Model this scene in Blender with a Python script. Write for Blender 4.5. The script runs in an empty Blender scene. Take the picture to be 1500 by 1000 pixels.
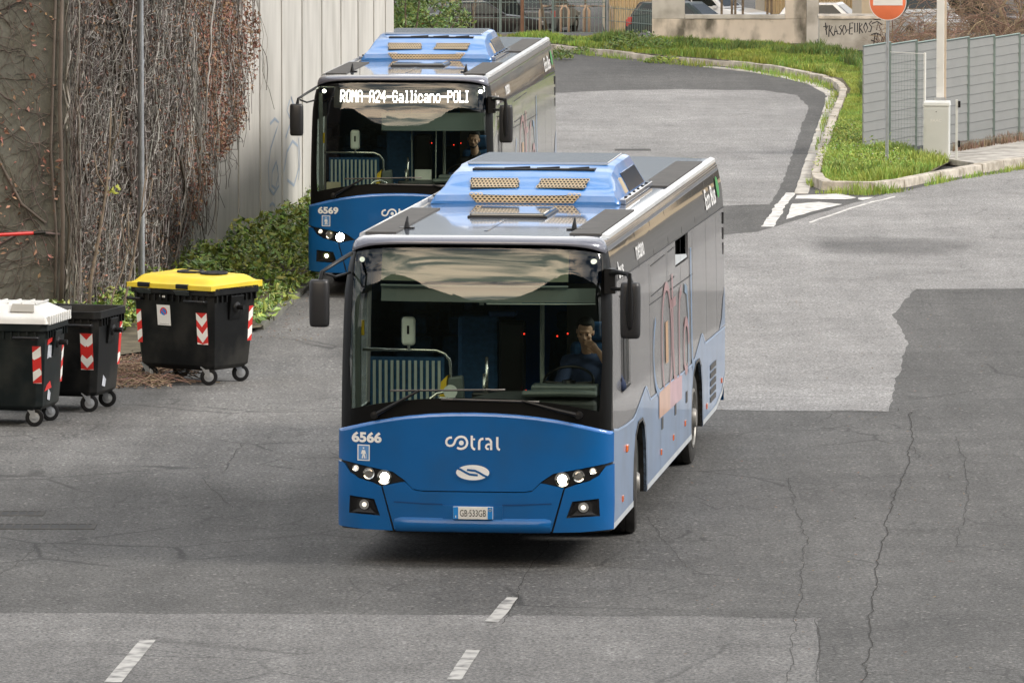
import bpy, bmesh, math, random
from mathutils import Vector, Matrix
from mathutils.geometry import tessellate_polygon
from mathutils import noise as mnoise
random.seed(7)
PI = math.pi
sc = bpy.context.scene
col = sc.collection

# ------------------------------------------------------------------ camera, world, sun, exposure
CAM_H, FOC, HOR = 7.65, 9500.0, -376.0          # metres, pixels (1500 wide), horizon row
PITCH = math.atan((500 - HOR) / FOC)
cd = bpy.data.cameras.new('camera'); cam = bpy.data.objects.new('camera', cd); col.objects.link(cam)
cam.location = (0, 0, CAM_H); cam.rotation_euler = (PI/2 - PITCH, 0, 0)
cd.sensor_width = 36; cd.lens = FOC/1500*36; cd.clip_start = 1; cd.clip_end = 3000
sc.camera = cam

SUN_EL, SUN_AZ = math.radians(38), math.radians(98)   # azimuth clockwise from +Y
w = bpy.data.worlds.new('World'); sc.world = w; w.use_nodes = True
N = w.node_tree.nodes; L = w.node_tree.links; N.clear()
out = N.new('ShaderNodeOutputWorld'); bg = N.new('ShaderNodeBackground'); bg.inputs[1].default_value = 0.092
sky = N.new('ShaderNodeTexSky'); sky.sky_type = 'NISHITA'; sky.sun_disc = False
sky.sun_elevation = SUN_EL; sky.sun_rotation = SUN_AZ; sky.dust_density = 2.0
tc = N.new('ShaderNodeTexCoord'); mp = N.new('ShaderNodeMapping'); mp.inputs['Scale'].default_value = (1, 1, 4.5)
n1 = N.new('ShaderNodeTexNoise'); n1.inputs['Scale'].default_value = 4.2; n1.inputs['Detail'].default_value = 4.5
n1.inputs['Distortion'].default_value = 0.7
cr = N.new('ShaderNodeValToRGB'); e = cr.color_ramp.elements
e[0].position = .40; e[0].color = (1.3, 1.8, 2.6, 1); e[1].position = .60; e[1].color = (12.5, 12.2, 11.8, 1)
m = e.new(.5); m.color = (7.2, 7.4, 7.7, 1)
n2 = N.new('ShaderNodeTexNoise'); n2.inputs['Scale'].default_value = 1.3; n2.inputs['Detail'].default_value = 5
r2 = N.new('ShaderNodeValToRGB'); r2.color_ramp.elements[0].position = .30; r2.color_ramp.elements[1].position = .42
mx = N.new('ShaderNodeMix'); mx.data_type = 'RGBA'
L.new(tc.outputs['Generated'], mp.inputs[0]); L.new(mp.outputs[0], n1.inputs[0]); L.new(mp.outputs[0], n2.inputs[0])
L.new(n1.outputs[0], cr.inputs[0]); L.new(n2.outputs[0], r2.inputs[0])
L.new(r2.outputs[0], mx.inputs[0]); L.new(sky.outputs[0], mx.inputs[6]); L.new(cr.outputs[0], mx.inputs[7])
gd = N.new('ShaderNodeVectorMath'); gd.operation = 'DOT_PRODUCT'; gd.inputs[1].default_value = Vector((-.16, -.90, .40)).normalized()
gm_ = N.new('ShaderNodeMapRange'); gm_.inputs[1].default_value = .80; gm_.inputs[2].default_value = 1.0; gm_.interpolation_type = 'SMOOTHSTEP'
L.new(tc.outputs['Generated'], gd.inputs[0]); L.new(gd.outputs['Value'], gm_.inputs[0])
gs_ = N.new('ShaderNodeMix'); gs_.data_type = 'RGBA'; gs_.inputs[6].default_value = (1, 1, 1, 1); gs_.inputs[7].default_value = (4.4, 3.6, 2.7, 1); L.new(gm_.outputs[0], gs_.inputs[0])
gx = N.new('ShaderNodeMix'); gx.data_type = 'RGBA'; gx.blend_type = 'MULTIPLY'; gx.inputs[0].default_value = 1; gx.clamp_result = False
L.new(mx.outputs[2], gx.inputs[6]); L.new(gs_.outputs[2], gx.inputs[7]); L.new(gx.outputs[2], bg.inputs[0]); L.new(bg.outputs[0], out.inputs[0])
sl = bpy.data.lights.new('sun', 'SUN'); so = bpy.data.objects.new('sun', sl); col.objects.link(so)
sl.energy = 1.9; sl.angle = math.radians(18); sl.color = (1, .94, .86)
sd = Vector((math.sin(SUN_AZ)*math.cos(SUN_EL), math.cos(SUN_AZ)*math.cos(SUN_EL), math.sin(SUN_EL)))
so.rotation_euler = sd.to_track_quat('Z', 'Y').to_euler()
sc.view_settings.view_transform = 'Standard'; sc.view_settings.look = 'None'
sc.view_settings.gamma = 1; sc.view_settings.exposure = 0.72

# ------------------------------------------------------------------ helpers
def G(px, py, z=0.0):
    """where the line of sight of photo pixel px,py meets the level z"""
    a = (px-750)/FOC; b = (py-500)/FOC; c = math.cos(PITCH); s = math.sin(PITCH)
    t = (z-CAM_H)/(-s-b*c)
    return (a*t, (c-b*s)*t)

def tag(o, label=None, cat=None, group=None, kind=None):
    if label: o['label'] = label
    if cat: o['category'] = cat
    if group: o['group'] = group
    if kind: o['kind'] = kind
    return o

def empty(name, loc=(0, 0, 0), rz=0, label=None, cat=None, group=None):
    o = bpy.data.objects.new(name, None); col.objects.link(o)
    o.location = loc; o.rotation_euler = (0, 0, rz); o.empty_display_size = .2
    return tag(o, label, cat, group)

def link(name, me, mat, parent=None, smooth=False, bevel=0, seg=2):
    me.materials.clear()
    for mm in (mat if isinstance(mat, (list, tuple)) else [mat]): me.materials.append(mm)
    o = bpy.data.objects.new(name, me); col.objects.link(o)
    if parent is not None: o.parent = parent
    if smooth: me.shade_smooth()
    if bevel:
        b = o.modifiers.new('bevel', 'BEVEL'); b.width = bevel; b.segments = seg; b.limit_method = 'ANGLE'
        b.angle_limit = math.radians(40); b.harden_normals = False
    return o

def smooth_angle(o, deg=35):
    me = o.data; me.shade_smooth()
    try: me.set_sharp_from_angle(angle=math.radians(deg))
    except Exception: pass
    return o

class MB:
    def __init__(s): s.v = []; s.f = []; s.mi = []
    def add(s, vs, fs, mi=0):
        n = len(s.v); s.v += [tuple(p) for p in vs]; s.f += [tuple(i+n for i in f) for f in fs]; s.mi += [mi]*len(fs); return s
    def box(s, x0, y0, z0, x1, y1, z1, mi=0):
        v = [(x0,y0,z0),(x1,y0,z0),(x1,y1,z0),(x0,y1,z0),(x0,y0,z1),(x1,y0,z1),(x1,y1,z1),(x0,y1,z1)]
        return s.add(v, [(0,3,2,1),(4,5,6,7),(0,1,5,4),(1,2,6,5),(2,3,7,6),(3,0,4,7)], mi)
    def hexa(s, b, t, mi=0):
        return s.add(list(b)+list(t), [(0,3,2,1),(4,5,6,7),(0,1,5,4),(1,2,6,5),(2,3,7,6),(3,0,4,7)], mi)
    def tube(s, pts, r, n=8, mi=0, caps=True):
        pts = [Vector(p) for p in pts]; rs = r if isinstance(r, (list, tuple)) else [r]*len(pts)
        vs = []; k = len(pts); ref = None
        for i, p in enumerate(pts):
            d = (pts[min(i+1, k-1)]-pts[max(i-1, 0)])
            if d.length < 1e-9: d = Vector((0, 0, 1))
            d.normalize()
            if ref is None:
                ref = Vector((0, 0, 1)) if abs(d.z) < .9 else Vector((1, 0, 0))
            a = d.cross(ref)
            if a.length < 1e-4: a = d.cross(Vector((.3, 1, .2)))
            a.normalize(); b = d.cross(a); ref = -b if False else ref
            for j in range(n):
                t = 2*PI*j/n; vs.append(p+a*math.cos(t)*rs[i]+b*math.sin(t)*rs[i])
        fs = [(i*n+j, i*n+(j+1) % n, (i+1)*n+(j+1) % n, (i+1)*n+j) for i in range(k-1) for j in range(n)]
        if caps: fs += [tuple(range(n-1, -1, -1)), tuple((k-1)*n+j for j in range(n))]
        return s.add(vs, fs, mi)
    def lathe(s, prof, n=24, axis='Z', c=(0, 0, 0), mi=0):
        """prof = [(r, h)]"""
        vs = []
        for r, h in prof:
            for j in range(n):
                t = 2*PI*j/n; a, b = r*math.cos(t), r*math.sin(t)
                p = (a, b, h) if axis == 'Z' else ((h, a, b) if axis == 'X' else (a, h, b))
                vs.append((p[0]+c[0], p[1]+c[1], p[2]+c[2]))
        k = len(prof)
        fs = [(i*n+j, i*n+(j+1) % n, (i+1)*n+(j+1) % n, (i+1)*n+j) for i in range(k-1) for j in range(n)]
        if prof[0][0] > 1e-6: fs.append(tuple(range(n-1, -1, -1)))
        if prof[-1][0] > 1e-6: fs.append(tuple((k-1)*n+j for j in range(n)))
        return s.add(vs, fs, mi)
    def grid(s, fn, us, vs_, mi=0):
        V = [fn(u, v) for v in vs_ for u in us]; nu = len(us)
        return s.add(V, [(j*nu+i, j*nu+i+1, (j+1)*nu+i+1, (j+1)*nu+i) for j in range(len(vs_)-1) for i in range(nu-1)], mi)
    def build(s, name, mat, parent=None, smooth=False, bevel=0, seg=2, fix=True, angle=None):
        me = bpy.data.meshes.new(name); me.from_pydata(s.v, [], s.f)
        if isinstance(mat, (list, tuple)): me.polygons.foreach_set('material_index', s.mi)
        if fix:
            bm = bmesh.new(); bm.from_mesh(me); bmesh.ops.recalc_face_normals(bm, faces=bm.faces); bm.to_mesh(me); bm.free()
        mis = list(s.mi)
        o = link(name, me, mat, parent, smooth, bevel, seg)
        if isinstance(mat, (list, tuple)): me.polygons.foreach_set('material_index', mis)
        if angle: smooth_angle(o, angle)
        return o

def lin(a, b, n): return [a+(b-a)*i/(n-1) for i in range(n)]

def patch(name, poly, mapf, off, thick, mat, parent, ulines=(), vlines=(), holes=(), smooth=True, label=None):
    """a plate cut to a polygon in (u, v), wrapped on the surface mapf(u, v, off), with real thickness"""
    loops = [[Vector((p[0], p[1], 0)) for p in poly]] + [[Vector((p[0], p[1], 0)) for p in h] for h in holes]
    tris = tessellate_polygon(loops); flat = [p for l in loops for p in l]
    bm = bmesh.new(); vs = [bm.verts.new(p) for p in flat]
    for t in tris:
        try: bm.faces.new([vs[i] for i in t])
        except ValueError: pass
    for u in ulines:
        bmesh.ops.bisect_plane(bm, geom=bm.verts[:]+bm.edges[:]+bm.faces[:], dist=1e-5, plane_co=(u, 0, 0), plane_no=(1, 0, 0))
    for v in vlines:
        bmesh.ops.bisect_plane(bm, geom=bm.verts[:]+bm.edges[:]+bm.faces[:], dist=1e-5, plane_co=(0, v, 0), plane_no=(0, 1, 0))
    bmesh.ops.dissolve_degenerate(bm, dist=1e-5, edges=bm.edges[:])
    bm.verts.index_update()
    idx = {}
    V = []; F = []
    for i, v in enumerate(bm.verts): idx[v] = i; V.append(mapf(v.co.x, v.co.y, off))
    for f in bm.faces: F.append([idx[v] for v in f.verts])
    if F:
        f = F[0]; a, b, c = (Vector(V[i]) for i in f[:3]); nn = (b-a).cross(c-a)
        fv = list(bm.faces)[0].verts[0].co
        o1 = Vector(mapf(fv.x, fv.y, off+.05))-Vector(mapf(fv.x, fv.y, off))
        z0 = list(bm.faces)[0].normal.z if True else 1
        bm.normal_update()
        flipsign = 1 if nn.dot(o1) > 0 else -1
        n0 = list(bm.faces)[0].normal.z
        F2 = []
        for f, bf in zip(F, bm.faces):
            s_ = 1 if bf.normal.z*n0 > 0 else -1
            F2.append(f if s_*flipsign > 0 else f[::-1])
        F = F2
    if thick:
        be = [e_ for e_ in bm.edges if len(e_.link_faces) == 1]
        back = {}
        for e_ in be:
            for v in e_.verts:
                if v not in back: back[v] = len(V); V.append(mapf(v.co.x, v.co.y, off-thick))
        for e_ in be:
            a, b = e_.verts; F.append([idx[a], idx[b], back[b], back[a]])
    bm.free()
    me = bpy.data.meshes.new(name); me.from_pydata(V, [], F)
    o = link(name, me, mat, parent)
    if smooth: smooth_angle(o, 40)
    if label: o['label'] = label
    return o

def stroke_poly(MBo, pts, wd, mapf, off, mi=0, closed=False):
    pts = [Vector((p[0], p[1], 0)) for p in pts]; k = len(pts); Lf = []; Rt = []
    for i, p in enumerate(pts):
        if closed: d = pts[(i+1) % k]-pts[(i-1) % k]
        else: d = pts[min(i+1, k-1)]-pts[max(i-1, 0)]
        d.normalize(); n = Vector((-d.y, d.x, 0))*wd/2
        Lf.append(p+n); Rt.append(p-n)
    V = [mapf(q.x, q.y, off) for q in Lf+Rt]
    rng = range(k) if closed else range(k-1)
    MBo.add(V, [(i, (i+1) % k, k+(i+1) % k, k+i) for i in rng], mi)

def arc(cx, cy, rx, ry, a0, a1, n=14):
    return [(cx+rx*math.cos(math.radians(a0+(a1-a0)*i/(n-1))), cy+ry*math.sin(math.radians(a0+(a1-a0)*i/(n-1)))) for i in range(n)]

def text_mesh(name, s, cu, cv, h, wd, mapf, off, mat, parent, bold=0.0, shear=0):
    cu_ = bpy.data.curves.new('t', 'FONT'); cu_.body = s; cu_.size = 1; cu_.offset = bold; cu_.resolution_u = 3; cu_.shear = shear
    ob = bpy.data.objects.new('t', cu_); col.objects.link(ob)
    dg = bpy.context.evaluated_depsgraph_get(); me = bpy.data.meshes.new_from_object(ob.evaluated_get(dg))
    bpy.data.objects.remove(ob); bpy.data.curves.remove(cu_)
    xs = [v.co.x for v in me.vertices]; ys = [v.co.y for v in me.vertices]
    x0, x1, y0, y1 = min(xs), max(xs), min(ys), max(ys)
    sx = wd/(x1-x0) if wd else h/(y1-y0); sy = h/(y1-y0)
    V = [mapf(cu+(v.co.x-(x0+x1)/2)*sx, cv+(v.co.y-(y0+y1)/2)*sy, off) for v in me.vertices]
    F = [tuple(p.vertices) for p in me.polygons]
    m2 = bpy.data.meshes.new(name); m2.from_pydata(V, [], F)
    bpy.data.meshes.remove(me)
    return link(name, m2, mat, parent)

# ------------------------------------------------------------------ materials
def nodes(name):
    mt = bpy.data.materials.new(name); mt.use_nodes = True; nt = mt.node_tree
    return mt, nt.nodes, nt.links, nt.nodes['Principled BSDF']

def pm(name, c, rough=.5, metal=0, var=.12, scale=3.0, bump=0, bscale=60, coat=0, emit=None, es=0, dirt=None, dscale=1.5, damt=.5, stretch=(1, 1, 1), island=0, rvar=0.0, spec=.5):
    mt, n, l, b = nodes(name); b.inputs['Specular IOR Level'].default_value = spec
    tcn = n.new('ShaderNodeTexCoord'); mpn = n.new('ShaderNodeMapping'); mpn.inputs['Scale'].default_value = stretch
    l.new(tcn.outputs['Object'], mpn.inputs[0])
    nz = n.new('ShaderNodeTexNoise'); nz.inputs['Scale'].default_value = scale; nz.inputs['Detail'].default_value = 6
    l.new(mpn.outputs[0], nz.inputs[0])
    r = n.new('ShaderNodeValToRGB'); r.color_ramp.elements[0].position = .3; r.color_ramp.elements[1].position = .7
    r.color_ramp.elements[0].color = tuple(x*(1-var) for x in c)+(1,); r.color_ramp.elements[1].color = tuple(min(1, x*(1+var)) for x in c)+(1,)
    l.new(nz.outputs[0], r.inputs[0]); outc = r.outputs[0]
    if island:
        g = n.new('ShaderNodeNewGeometry'); hv = n.new('ShaderNodeHueSaturation')
        m1 = n.new('ShaderNodeMapRange'); m1.inputs[3].default_value = .5-island*.10; m1.inputs[4].default_value = .5+island*.06
        m2 = n.new('ShaderNodeMapRange'); m2.inputs[3].default_value = 1-island*.55; m2.inputs[4].default_value = 1+island*.6
        wn = n.new('ShaderNodeTexWhiteNoise'); wn.noise_dimensions = '1D'
        l.new(g.outputs['Random Per Island'], m1.inputs[0]); l.new(g.outputs['Random Per Island'], wn.inputs['W'])
        l.new(wn.outputs[0], m2.inputs[0]); l.new(m1.outputs[0], hv.inputs[0]); l.new(m2.outputs[0], hv.inputs[2])
        l.new(outc, hv.inputs[4]); outc = hv.outputs[0]
    if dirt:
        nd = n.new('ShaderNodeTexNoise'); nd.inputs['Scale'].default_value = dscale; nd.inputs['Detail'].default_value = 9
        l.new(mpn.outputs[0], nd.inputs[0])
        rd = n.new('ShaderNodeValToRGB'); rd.color_ramp.elements[0].position = .45; rd.color_ramp.elements[1].position = .68
        rd.color_ramp.elements[0].color = (0, 0, 0, 1); rd.color_ramp.elements[1].color = (damt, damt, damt, 1)
        l.new(nd.outputs[0], rd.inputs[0])
        mxn = n.new('ShaderNodeMix'); mxn.data_type = 'RGBA'; mxn.inputs[7].default_value = tuple(dirt)+(1,)
        l.new(rd.outputs[0], mxn.inputs[0]); l.new(outc, mxn.inputs[6]); outc = mxn.outputs[2]
    l.new(outc, b.inputs['Base Color'])
    b.inputs['Roughness'].default_value = rough; b.inputs['Metallic'].default_value = metal
    b.inputs['Coat Weight'].default_value = coat; b.inputs['Coat Roughness'].default_value = .04
    if rvar:
        mr = n.new('ShaderNodeMapRange'); mr.inputs[3].default_value = max(0, rough-rvar); mr.inputs[4].default_value = rough+rvar
        l.new(nz.outputs[0], mr.inputs[0]); l.new(mr.outputs[0], b.inputs['Roughness'])
    if bump:
        nb = n.new('ShaderNodeTexNoise'); nb.inputs['Scale'].default_value = bscale; nb.inputs['Detail'].default_value = 4
        bp = n.new('ShaderNodeBump'); bp.inputs['Strength'].default_value = bump; bp.inputs['Distance'].default_value = .02
        l.new(mpn.outputs[0], nb.inputs[0]); l.new(nb.outputs[0], bp.inputs['Height']); l.new(bp.outputs[0], b.inputs['Normal'])
    if emit:
        b.inputs['Emission Color'].default_value = tuple(emit)+(1,); b.inputs['Emission Strength'].default_value = es
    return mt

def glass(name, tint, base=.05, rough=0.0, wave=0.0):
    """thin tinted sheet: clear view through by tint, mirror by Schlick's law"""
    mt = bpy.data.materials.new(name); mt.use_nodes = True; n = mt.node_tree.nodes; l = mt.node_tree.links; n.clear()
    o = n.new('ShaderNodeOutputMaterial'); mxs = n.new('ShaderNodeMixShader'); t = n.new('ShaderNodeBsdfTransparent'); g = n.new('ShaderNodeBsdfGlossy')
    t.inputs[0].default_value = tuple(tint)+(1,); g.inputs['Roughness'].default_value = rough
    lw = n.new('ShaderNodeLayerWeight'); lw.inputs[0].default_value = .5
    p = n.new('ShaderNodeMath'); p.operation = 'POWER'; p.inputs[1].default_value = 5
    ma = n.new('ShaderNodeMath'); ma.operation = 'MULTIPLY_ADD'; ma.inputs[1].default_value = 1-base; ma.inputs[2].default_value = base
    l.new(lw.outputs['Facing'], p.inputs[0]); l.new(p.outputs[0], ma.inputs[0]); l.new(ma.outputs[0], mxs.inputs[0])
    if wave:
        tcn = n.new('ShaderNodeTexCoord'); nb = n.new('ShaderNodeTexNoise'); nb.inputs['Scale'].default_value = 1.6; nb.inputs['Detail'].default_value = 1
        bp = n.new('ShaderNodeBump'); bp.inputs['Strength'].default_value = wave; bp.inputs['Distance'].default_value = .05
        l.new(tcn.outputs['Object'], nb.inputs[0]); l.new(nb.outputs[0], bp.inputs['Height']); l.new(bp.outputs[0], g.inputs['Normal'])
    l.new(t.outputs[0], mxs.inputs[1]); l.new(g.outputs[0], mxs.inputs[2]); l.new(mxs.outputs[0], o.inputs[0])
    return mt

def asphalt(name, c, speck=.5, crack=.5, streak=.15, spots=0):
    mt, n, l, b = nodes(name)
    tcn = n.new('ShaderNodeTexCoord')
    def noise(scale, det, st=(1, 1, 1)):
        mpn = n.new('ShaderNodeMapping'); mpn.inputs['Scale'].default_value = st
        l.new(tcn.outputs['Object'], mpn.inputs[0])
        z = n.new('ShaderNodeTexNoise'); z.inputs['Scale'].default_value = scale; z.inputs['Detail'].default_value = det; z.inputs['Roughness'].default_value = .62
        l.new(mpn.outputs[0], z.inputs[0]); return z.outputs[0]
    def ramp(src, p0, p1, c0, c1):
        r = n.new('ShaderNodeValToRGB'); r.color_ramp.elements[0].position = p0; r.color_ramp.elements[1].position = p1
        r.color_ramp.elements[0].color = tuple(c0)+(1,) if isinstance(c0, tuple) else (c0, c0, c0, 1)
        r.color_ramp.elements[1].color = tuple(c1)+(1,) if isinstance(c1, tuple) else (c1, c1, c1, 1)
        l.new(src, r.inputs[0]); return r.outputs[0]
    def mul(a, bb):
        k = n.new('ShaderNodeMix'); k.data_type = 'RGBA'; k.blend_type = 'MULTIPLY'; k.inputs[0].default_value = 1
        l.new(a, k.inputs[6]); l.new(bb, k.inputs[7]); return k.outputs[2]
    def mix(f, a, cc):
        k = n.new('ShaderNodeMix'); k.data_type = 'RGBA'; k.inputs[7].default_value = tuple(cc)+(1,)
        l.new(f, k.inputs[0]); l.new(a, k.inputs[6]); return k.outputs[2]
    base = ramp(noise(.22, 6), .32, .68, tuple(x*.80 for x in c), tuple(x*1.18 for x in c))
    base = mul(base, ramp(noise(1.4, 9), .3, .7, .84, 1.14))
    base = mul(base, ramp(noise(9, 8), .3, .7, .80, 1.2))
    base = mul(base, ramp(noise(30, 5), .34, .66, .38, 1.65))
    base = mul(base, ramp(noise(80, 3), .3, .7, .5, 1.5))
    base = mul(base, ramp(noise(1.0, 7, (2.2, .16, 1)), .3, .7, 1-streak, 1+streak))
    # pale stones worn bare in the binder
    v = n.new('ShaderNodeTexVoronoi'); v.inputs['Scale'].default_value = 11; l.new(tcn.outputs['Object'], v.inputs[0])
    sp = ramp(v.outputs['Distance'], .13, .24, speck*1.3, 0.0)
    gate = ramp(noise(7, 3), .47, .56, 0.0, 1.0)
    base = mix(mul(sp, gate), base, (.46, .45, .42))
    v2 = n.new('ShaderNodeTexVoronoi'); v2.inputs['Scale'].default_value = 34; l.new(tcn.outputs['Object'], v2.inputs[0])
    base = mix(mul(ramp(v2.outputs['Distance'], .14, .26, speck*.75, 0.0), ramp(noise(19, 2), .5, .56, 0.0, 1.0)), base, (.40, .39, .37))
    # cracks
    wr = n.new('ShaderNodeMix'); wr.data_type = 'VECTOR'; wr.inputs[0].default_value = .12
    zn = n.new('ShaderNodeTexNoise'); zn.inputs['Scale'].default_value = 2.2; zn.inputs['Detail'].default_value = 6; l.new(tcn.outputs['Object'], zn.inputs[0])
    l.new(tcn.outputs['Object'], wr.inputs[4]); l.new(zn.outputs['Color'], wr.inputs[5])
    for s_, wd, am in ((.42, .011, 1.0), (1.7, .022, .8)):
        vc = n.new('ShaderNodeTexVoronoi'); vc.feature = 'DISTANCE_TO_EDGE'; vc.inputs['Scale'].default_value = s_; l.new(wr.outputs[1], vc.inputs[0])
        cm = ramp(vc.outputs[0], wd*.4, wd, crack*am, 0.0)
        gt = ramp(noise(.5 if s_ > 1 else .3, 4), .50, .58, 0.0, 1.0)
        base = mix(mul(cm, gt), base, (.018, .018, .018))
    at_ = n.new('ShaderNodeAttribute'); at_.attribute_name = 'wear'
    wm = n.new('ShaderNodeMath'); wm.operation = 'ADD'; wm.inputs[1].default_value = 1; l.new(at_.outputs['Fac'], wm.inputs[0])
    sc2 = n.new('ShaderNodeVectorMath'); sc2.operation = 'SCALE'; l.new(base, sc2.inputs[0]); l.new(wm.outputs[0], sc2.inputs['Scale']); base = sc2.outputs[0]
    # dark tar and oil spots
    base = mix(ramp(noise(.9, 5, (1, .45, 1)), .66, .78, 0.0, .35), base, (.035, .035, .036))
    l.new(base, b.inputs['Base Color']); b.inputs['Roughness'].default_value = .78; b.inputs['Specular IOR Level'].default_value = .35
    nb = n.new('ShaderNodeTexNoise'); nb.inputs['Scale'].default_value = 70; nb.inputs['Detail'].default_value = 3; l.new(tcn.outputs['Object'], nb.inputs[0])
    bp = n.new('ShaderNodeBump'); bp.inputs['Strength'].default_value = .5; bp.inputs['Distance'].default_value = .006
    l.new(nb.outputs[0], bp.inputs['Height']); l.new(bp.outputs[0], b.inputs['Normal'])
    return mt

M = {}
M['asph'] = asphalt('asphalt', (.086, .085, .083), .32, .6)
M['asph_light'] = asphalt('worn asphalt', (.235, .232, .230), .2, .25, .10)
M['asph_dark'] = asphalt('new asphalt', (.070, .069, .070), .55, .5)
M['asph_mid'] = asphalt('mid asphalt', (.145, .143, .141), .28, .4)
M['conc'] = pm('kerb stone', (.50, .46, .40), .85, var=.2, scale=6, bump=.5, bscale=40, dirt=(.16, .13, .09), dscale=4, damt=.7)
M['gutter'] = pm('gutter stone', (.42, .40, .37), .85, var=.25, scale=5, bump=.4, dirt=(.12, .11, .09), dscale=3, damt=.7)
M['paint'] = pm('road paint', (.40, .395, .38), .7, var=.12, scale=9, dirt=(.12, .12, .118), dscale=6, damt=.95)
M['paint_w'] = pm('fresher road paint', (.66, .65, .63), .7, var=.1, scale=9, dirt=(.22, .215, .21), dscale=5, damt=.7)
M['crack'] = pm('crack', (.058, .057, .055), 1, spec=.1)
M['wall'] = pm('precast concrete', (.535, .52, .485), .8, var=.10, scale=1.2, bump=.15, bscale=30, dirt=(.34, .33, .30), dscale=1.3, damt=.55, stretch=(1.6, 1.6, .40))
M['wall_grey'] = pm('old concrete', (.135, .135, .115), .9, var=.25, scale=1.5, bump=.3, bscale=25, dirt=(.12, .115, .09), dscale=2, damt=.6)
M['plaster'] = pm('weathered plaster', (.70, .64, .56), .9, var=.12, scale=2, bump=.3, bscale=12, dirt=(.12, .115, .095), dscale=2.2, damt=.95, stretch=(1, 1, .5))
M['plaster_pale'] = pm('pale plaster', (.58, .57, .54), .9, var=.12, scale=2, bump=.3, bscale=12, dirt=(.2, .18, .15), dscale=1.6, damt=.6)
M['soil'] = pm('soil', (.10, .085, .055), 1, var=.4, scale=3, bump=.6, bscale=12)
M['galv'] = pm('galvanised steel', (.48, .50, .52), .38, .85, var=.15, scale=8)
M['black'] = pm('black plastic', (.010, .010, .011), .35, var=.3, spec=.35)
M['rubber'] = pm('tyre rubber', (.022, .021, .020), .8, var=.3, scale=8, dirt=(.10, .095, .085), dscale=5, damt=.5)
M['white'] = pm('white paint', (.74, .74, .72), .4, var=.04)
M['red'] = pm('red', (.55, .02, .015), .45)
M['orange'] = pm('orange lens', (.85, .16, .02), .2, coat=1)
M['blue'] = pm('bus blue paint', (.0008, .100, .320), .33, var=.03, coat=.25, spec=.35, dirt=(.02, .07, .15), dscale=2.2, damt=.30, rvar=.06)
M['blue_dome'] = pm('bus dome blue', (.03, .205, .58), .3, var=.05, coat=.7, dirt=(.30, .36, .42), dscale=3, damt=.25)
M['silver'] = pm('bus roof paint', (.24, .28, .36), .12, .15, var=.10, scale=2, coat=1, dirt=(.30, .32, .35), dscale=2, damt=.4)
M['visor'] = pm('bus visor paint', (.17, .175, .215), .22, .3, var=.04, coat=1)
M['mat'] = pm('roof grip mat', (.085, .082, .078), .8, var=.15, scale=5)
M['wrap'] = pm('grey window film', (.31, .305, .31), .18, .1, var=.06, scale=2, coat=.6, dirt=(.22, .21, .19), dscale=1.8, damt=.35, rvar=.04)
M['skyblue'] = pm('bus side blue', (.29, .40, .59), .28, .0, var=.05, coat=.6, dirt=(.20, .22, .25), dscale=1.6, damt=.35)
M['trim'] = pm('bus sill trim', (.50, .53, .55), .4, var=.1)
M['dglass'] = pm('dark side glass', (.075, .075, .074), .03, var=.1, coat=1)
M['frit'] = pm('black screen print', (.004, .004, .004), .35, var=.1, spec=.2)
M['shell'] = pm('black shell', (.010, .010, .010), .6)
M['chrome'] = pm('steel tube', (.62, .62, .58), .22, .95, var=.05)
M['inter'] = pm('bus interior trim', (.045, .05, .047), .6, var=.2)
M['inter_l'] = pm('bus interior panel', (.16, .18, .165), .6, var=.1)
M['seat'] = pm('blue seat cloth', (.020, .080, .19), .8, var=.25, scale=20)
M['ws'] = glass('windscreen glass', (.68, .76, .72), .062, 0, .02)
M['lens'] = glass('lamp lens', (.9, .9, .9), .06)
M['hl'] = pm('lit lamp', (1, .95, .85), .3, emit=(1, .92, .78), es=12)
M['hl2'] = pm('lit main beam', (1, .95, .85), .3, emit=(1, .93, .80), es=90)
M['dim'] = pm('marker lamp', (1, .95, .85), .3, emit=(1, .93, .8), es=.45)
M['led'] = pm('display led', (1, .9, .85), .5, emit=(1, .88, .84), es=6)
M['redled'] = pm('red led', (1, .05, .03), .5, emit=(1, .04, .02), es=1.6)
M['reflector'] = pm('lamp reflector', (.75, .74, .70), .12, 1, var=.1)
M['yellow'] = pm('yellow lid plastic', (.78, .58, .03), .42, var=.08, scale=4, bump=.05, dirt=(.55, .42, .06), dscale=3, damt=.5)
M['bin'] = pm('bin plastic', (.004, .0045, .005), .45, spec=.22, var=.25, scale=4, dirt=(.045, .043, .038), dscale=2.2, damt=.55)
M['bin_green'] = pm('dark green bin plastic', (.005, .009, .010), .45, spec=.25, var=.25, scale=4, dirt=(.045, .047, .042), dscale=2.2, damt=.55)
M['lid_white'] = pm('white lid plastic', (.68, .68, .66), .45, var=.08, dirt=(.35, .34, .31), dscale=3, damt=.4)
M['plate_blue'] = pm('plate blue', (.01, .22, .62), .4)
M['skin'] = pm('skin', (.55, .32, .22), .55, var=.08)
M['navy'] = pm('navy jacket', (.010, .022, .065), .85, var=.2)
M['suit'] = pm('dark suit', (.010, .010, .012), .85, var=.2)
M['shirt'] = pm('pale shirt', (.35, .34, .34), .8)
M['hair'] = pm('dark hair', (.010, .008, .007), .7)
M['bark'] = pm('bark', (.17, .135, .10), .9, var=.35, scale=12)
M['vine'] = pm('vine stems', (.30, .285, .26), .9, var=.25, scale=3, island=.7)
M['vine_dark'] = pm('dark vine stems', (.11, .09, .075), .9, var=.25, scale=3, island=.5)
M['dead'] = pm('dead leaves', (.30, .18, .115), .8, var=.3, scale=.8, island=.42)
M['grass'] = pm('grass blades', (.205, .335, .06), .6, var=.35, scale=.6, island=.5, dirt=(.38, .38, .08), dscale=.45, damt=.7)
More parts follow.
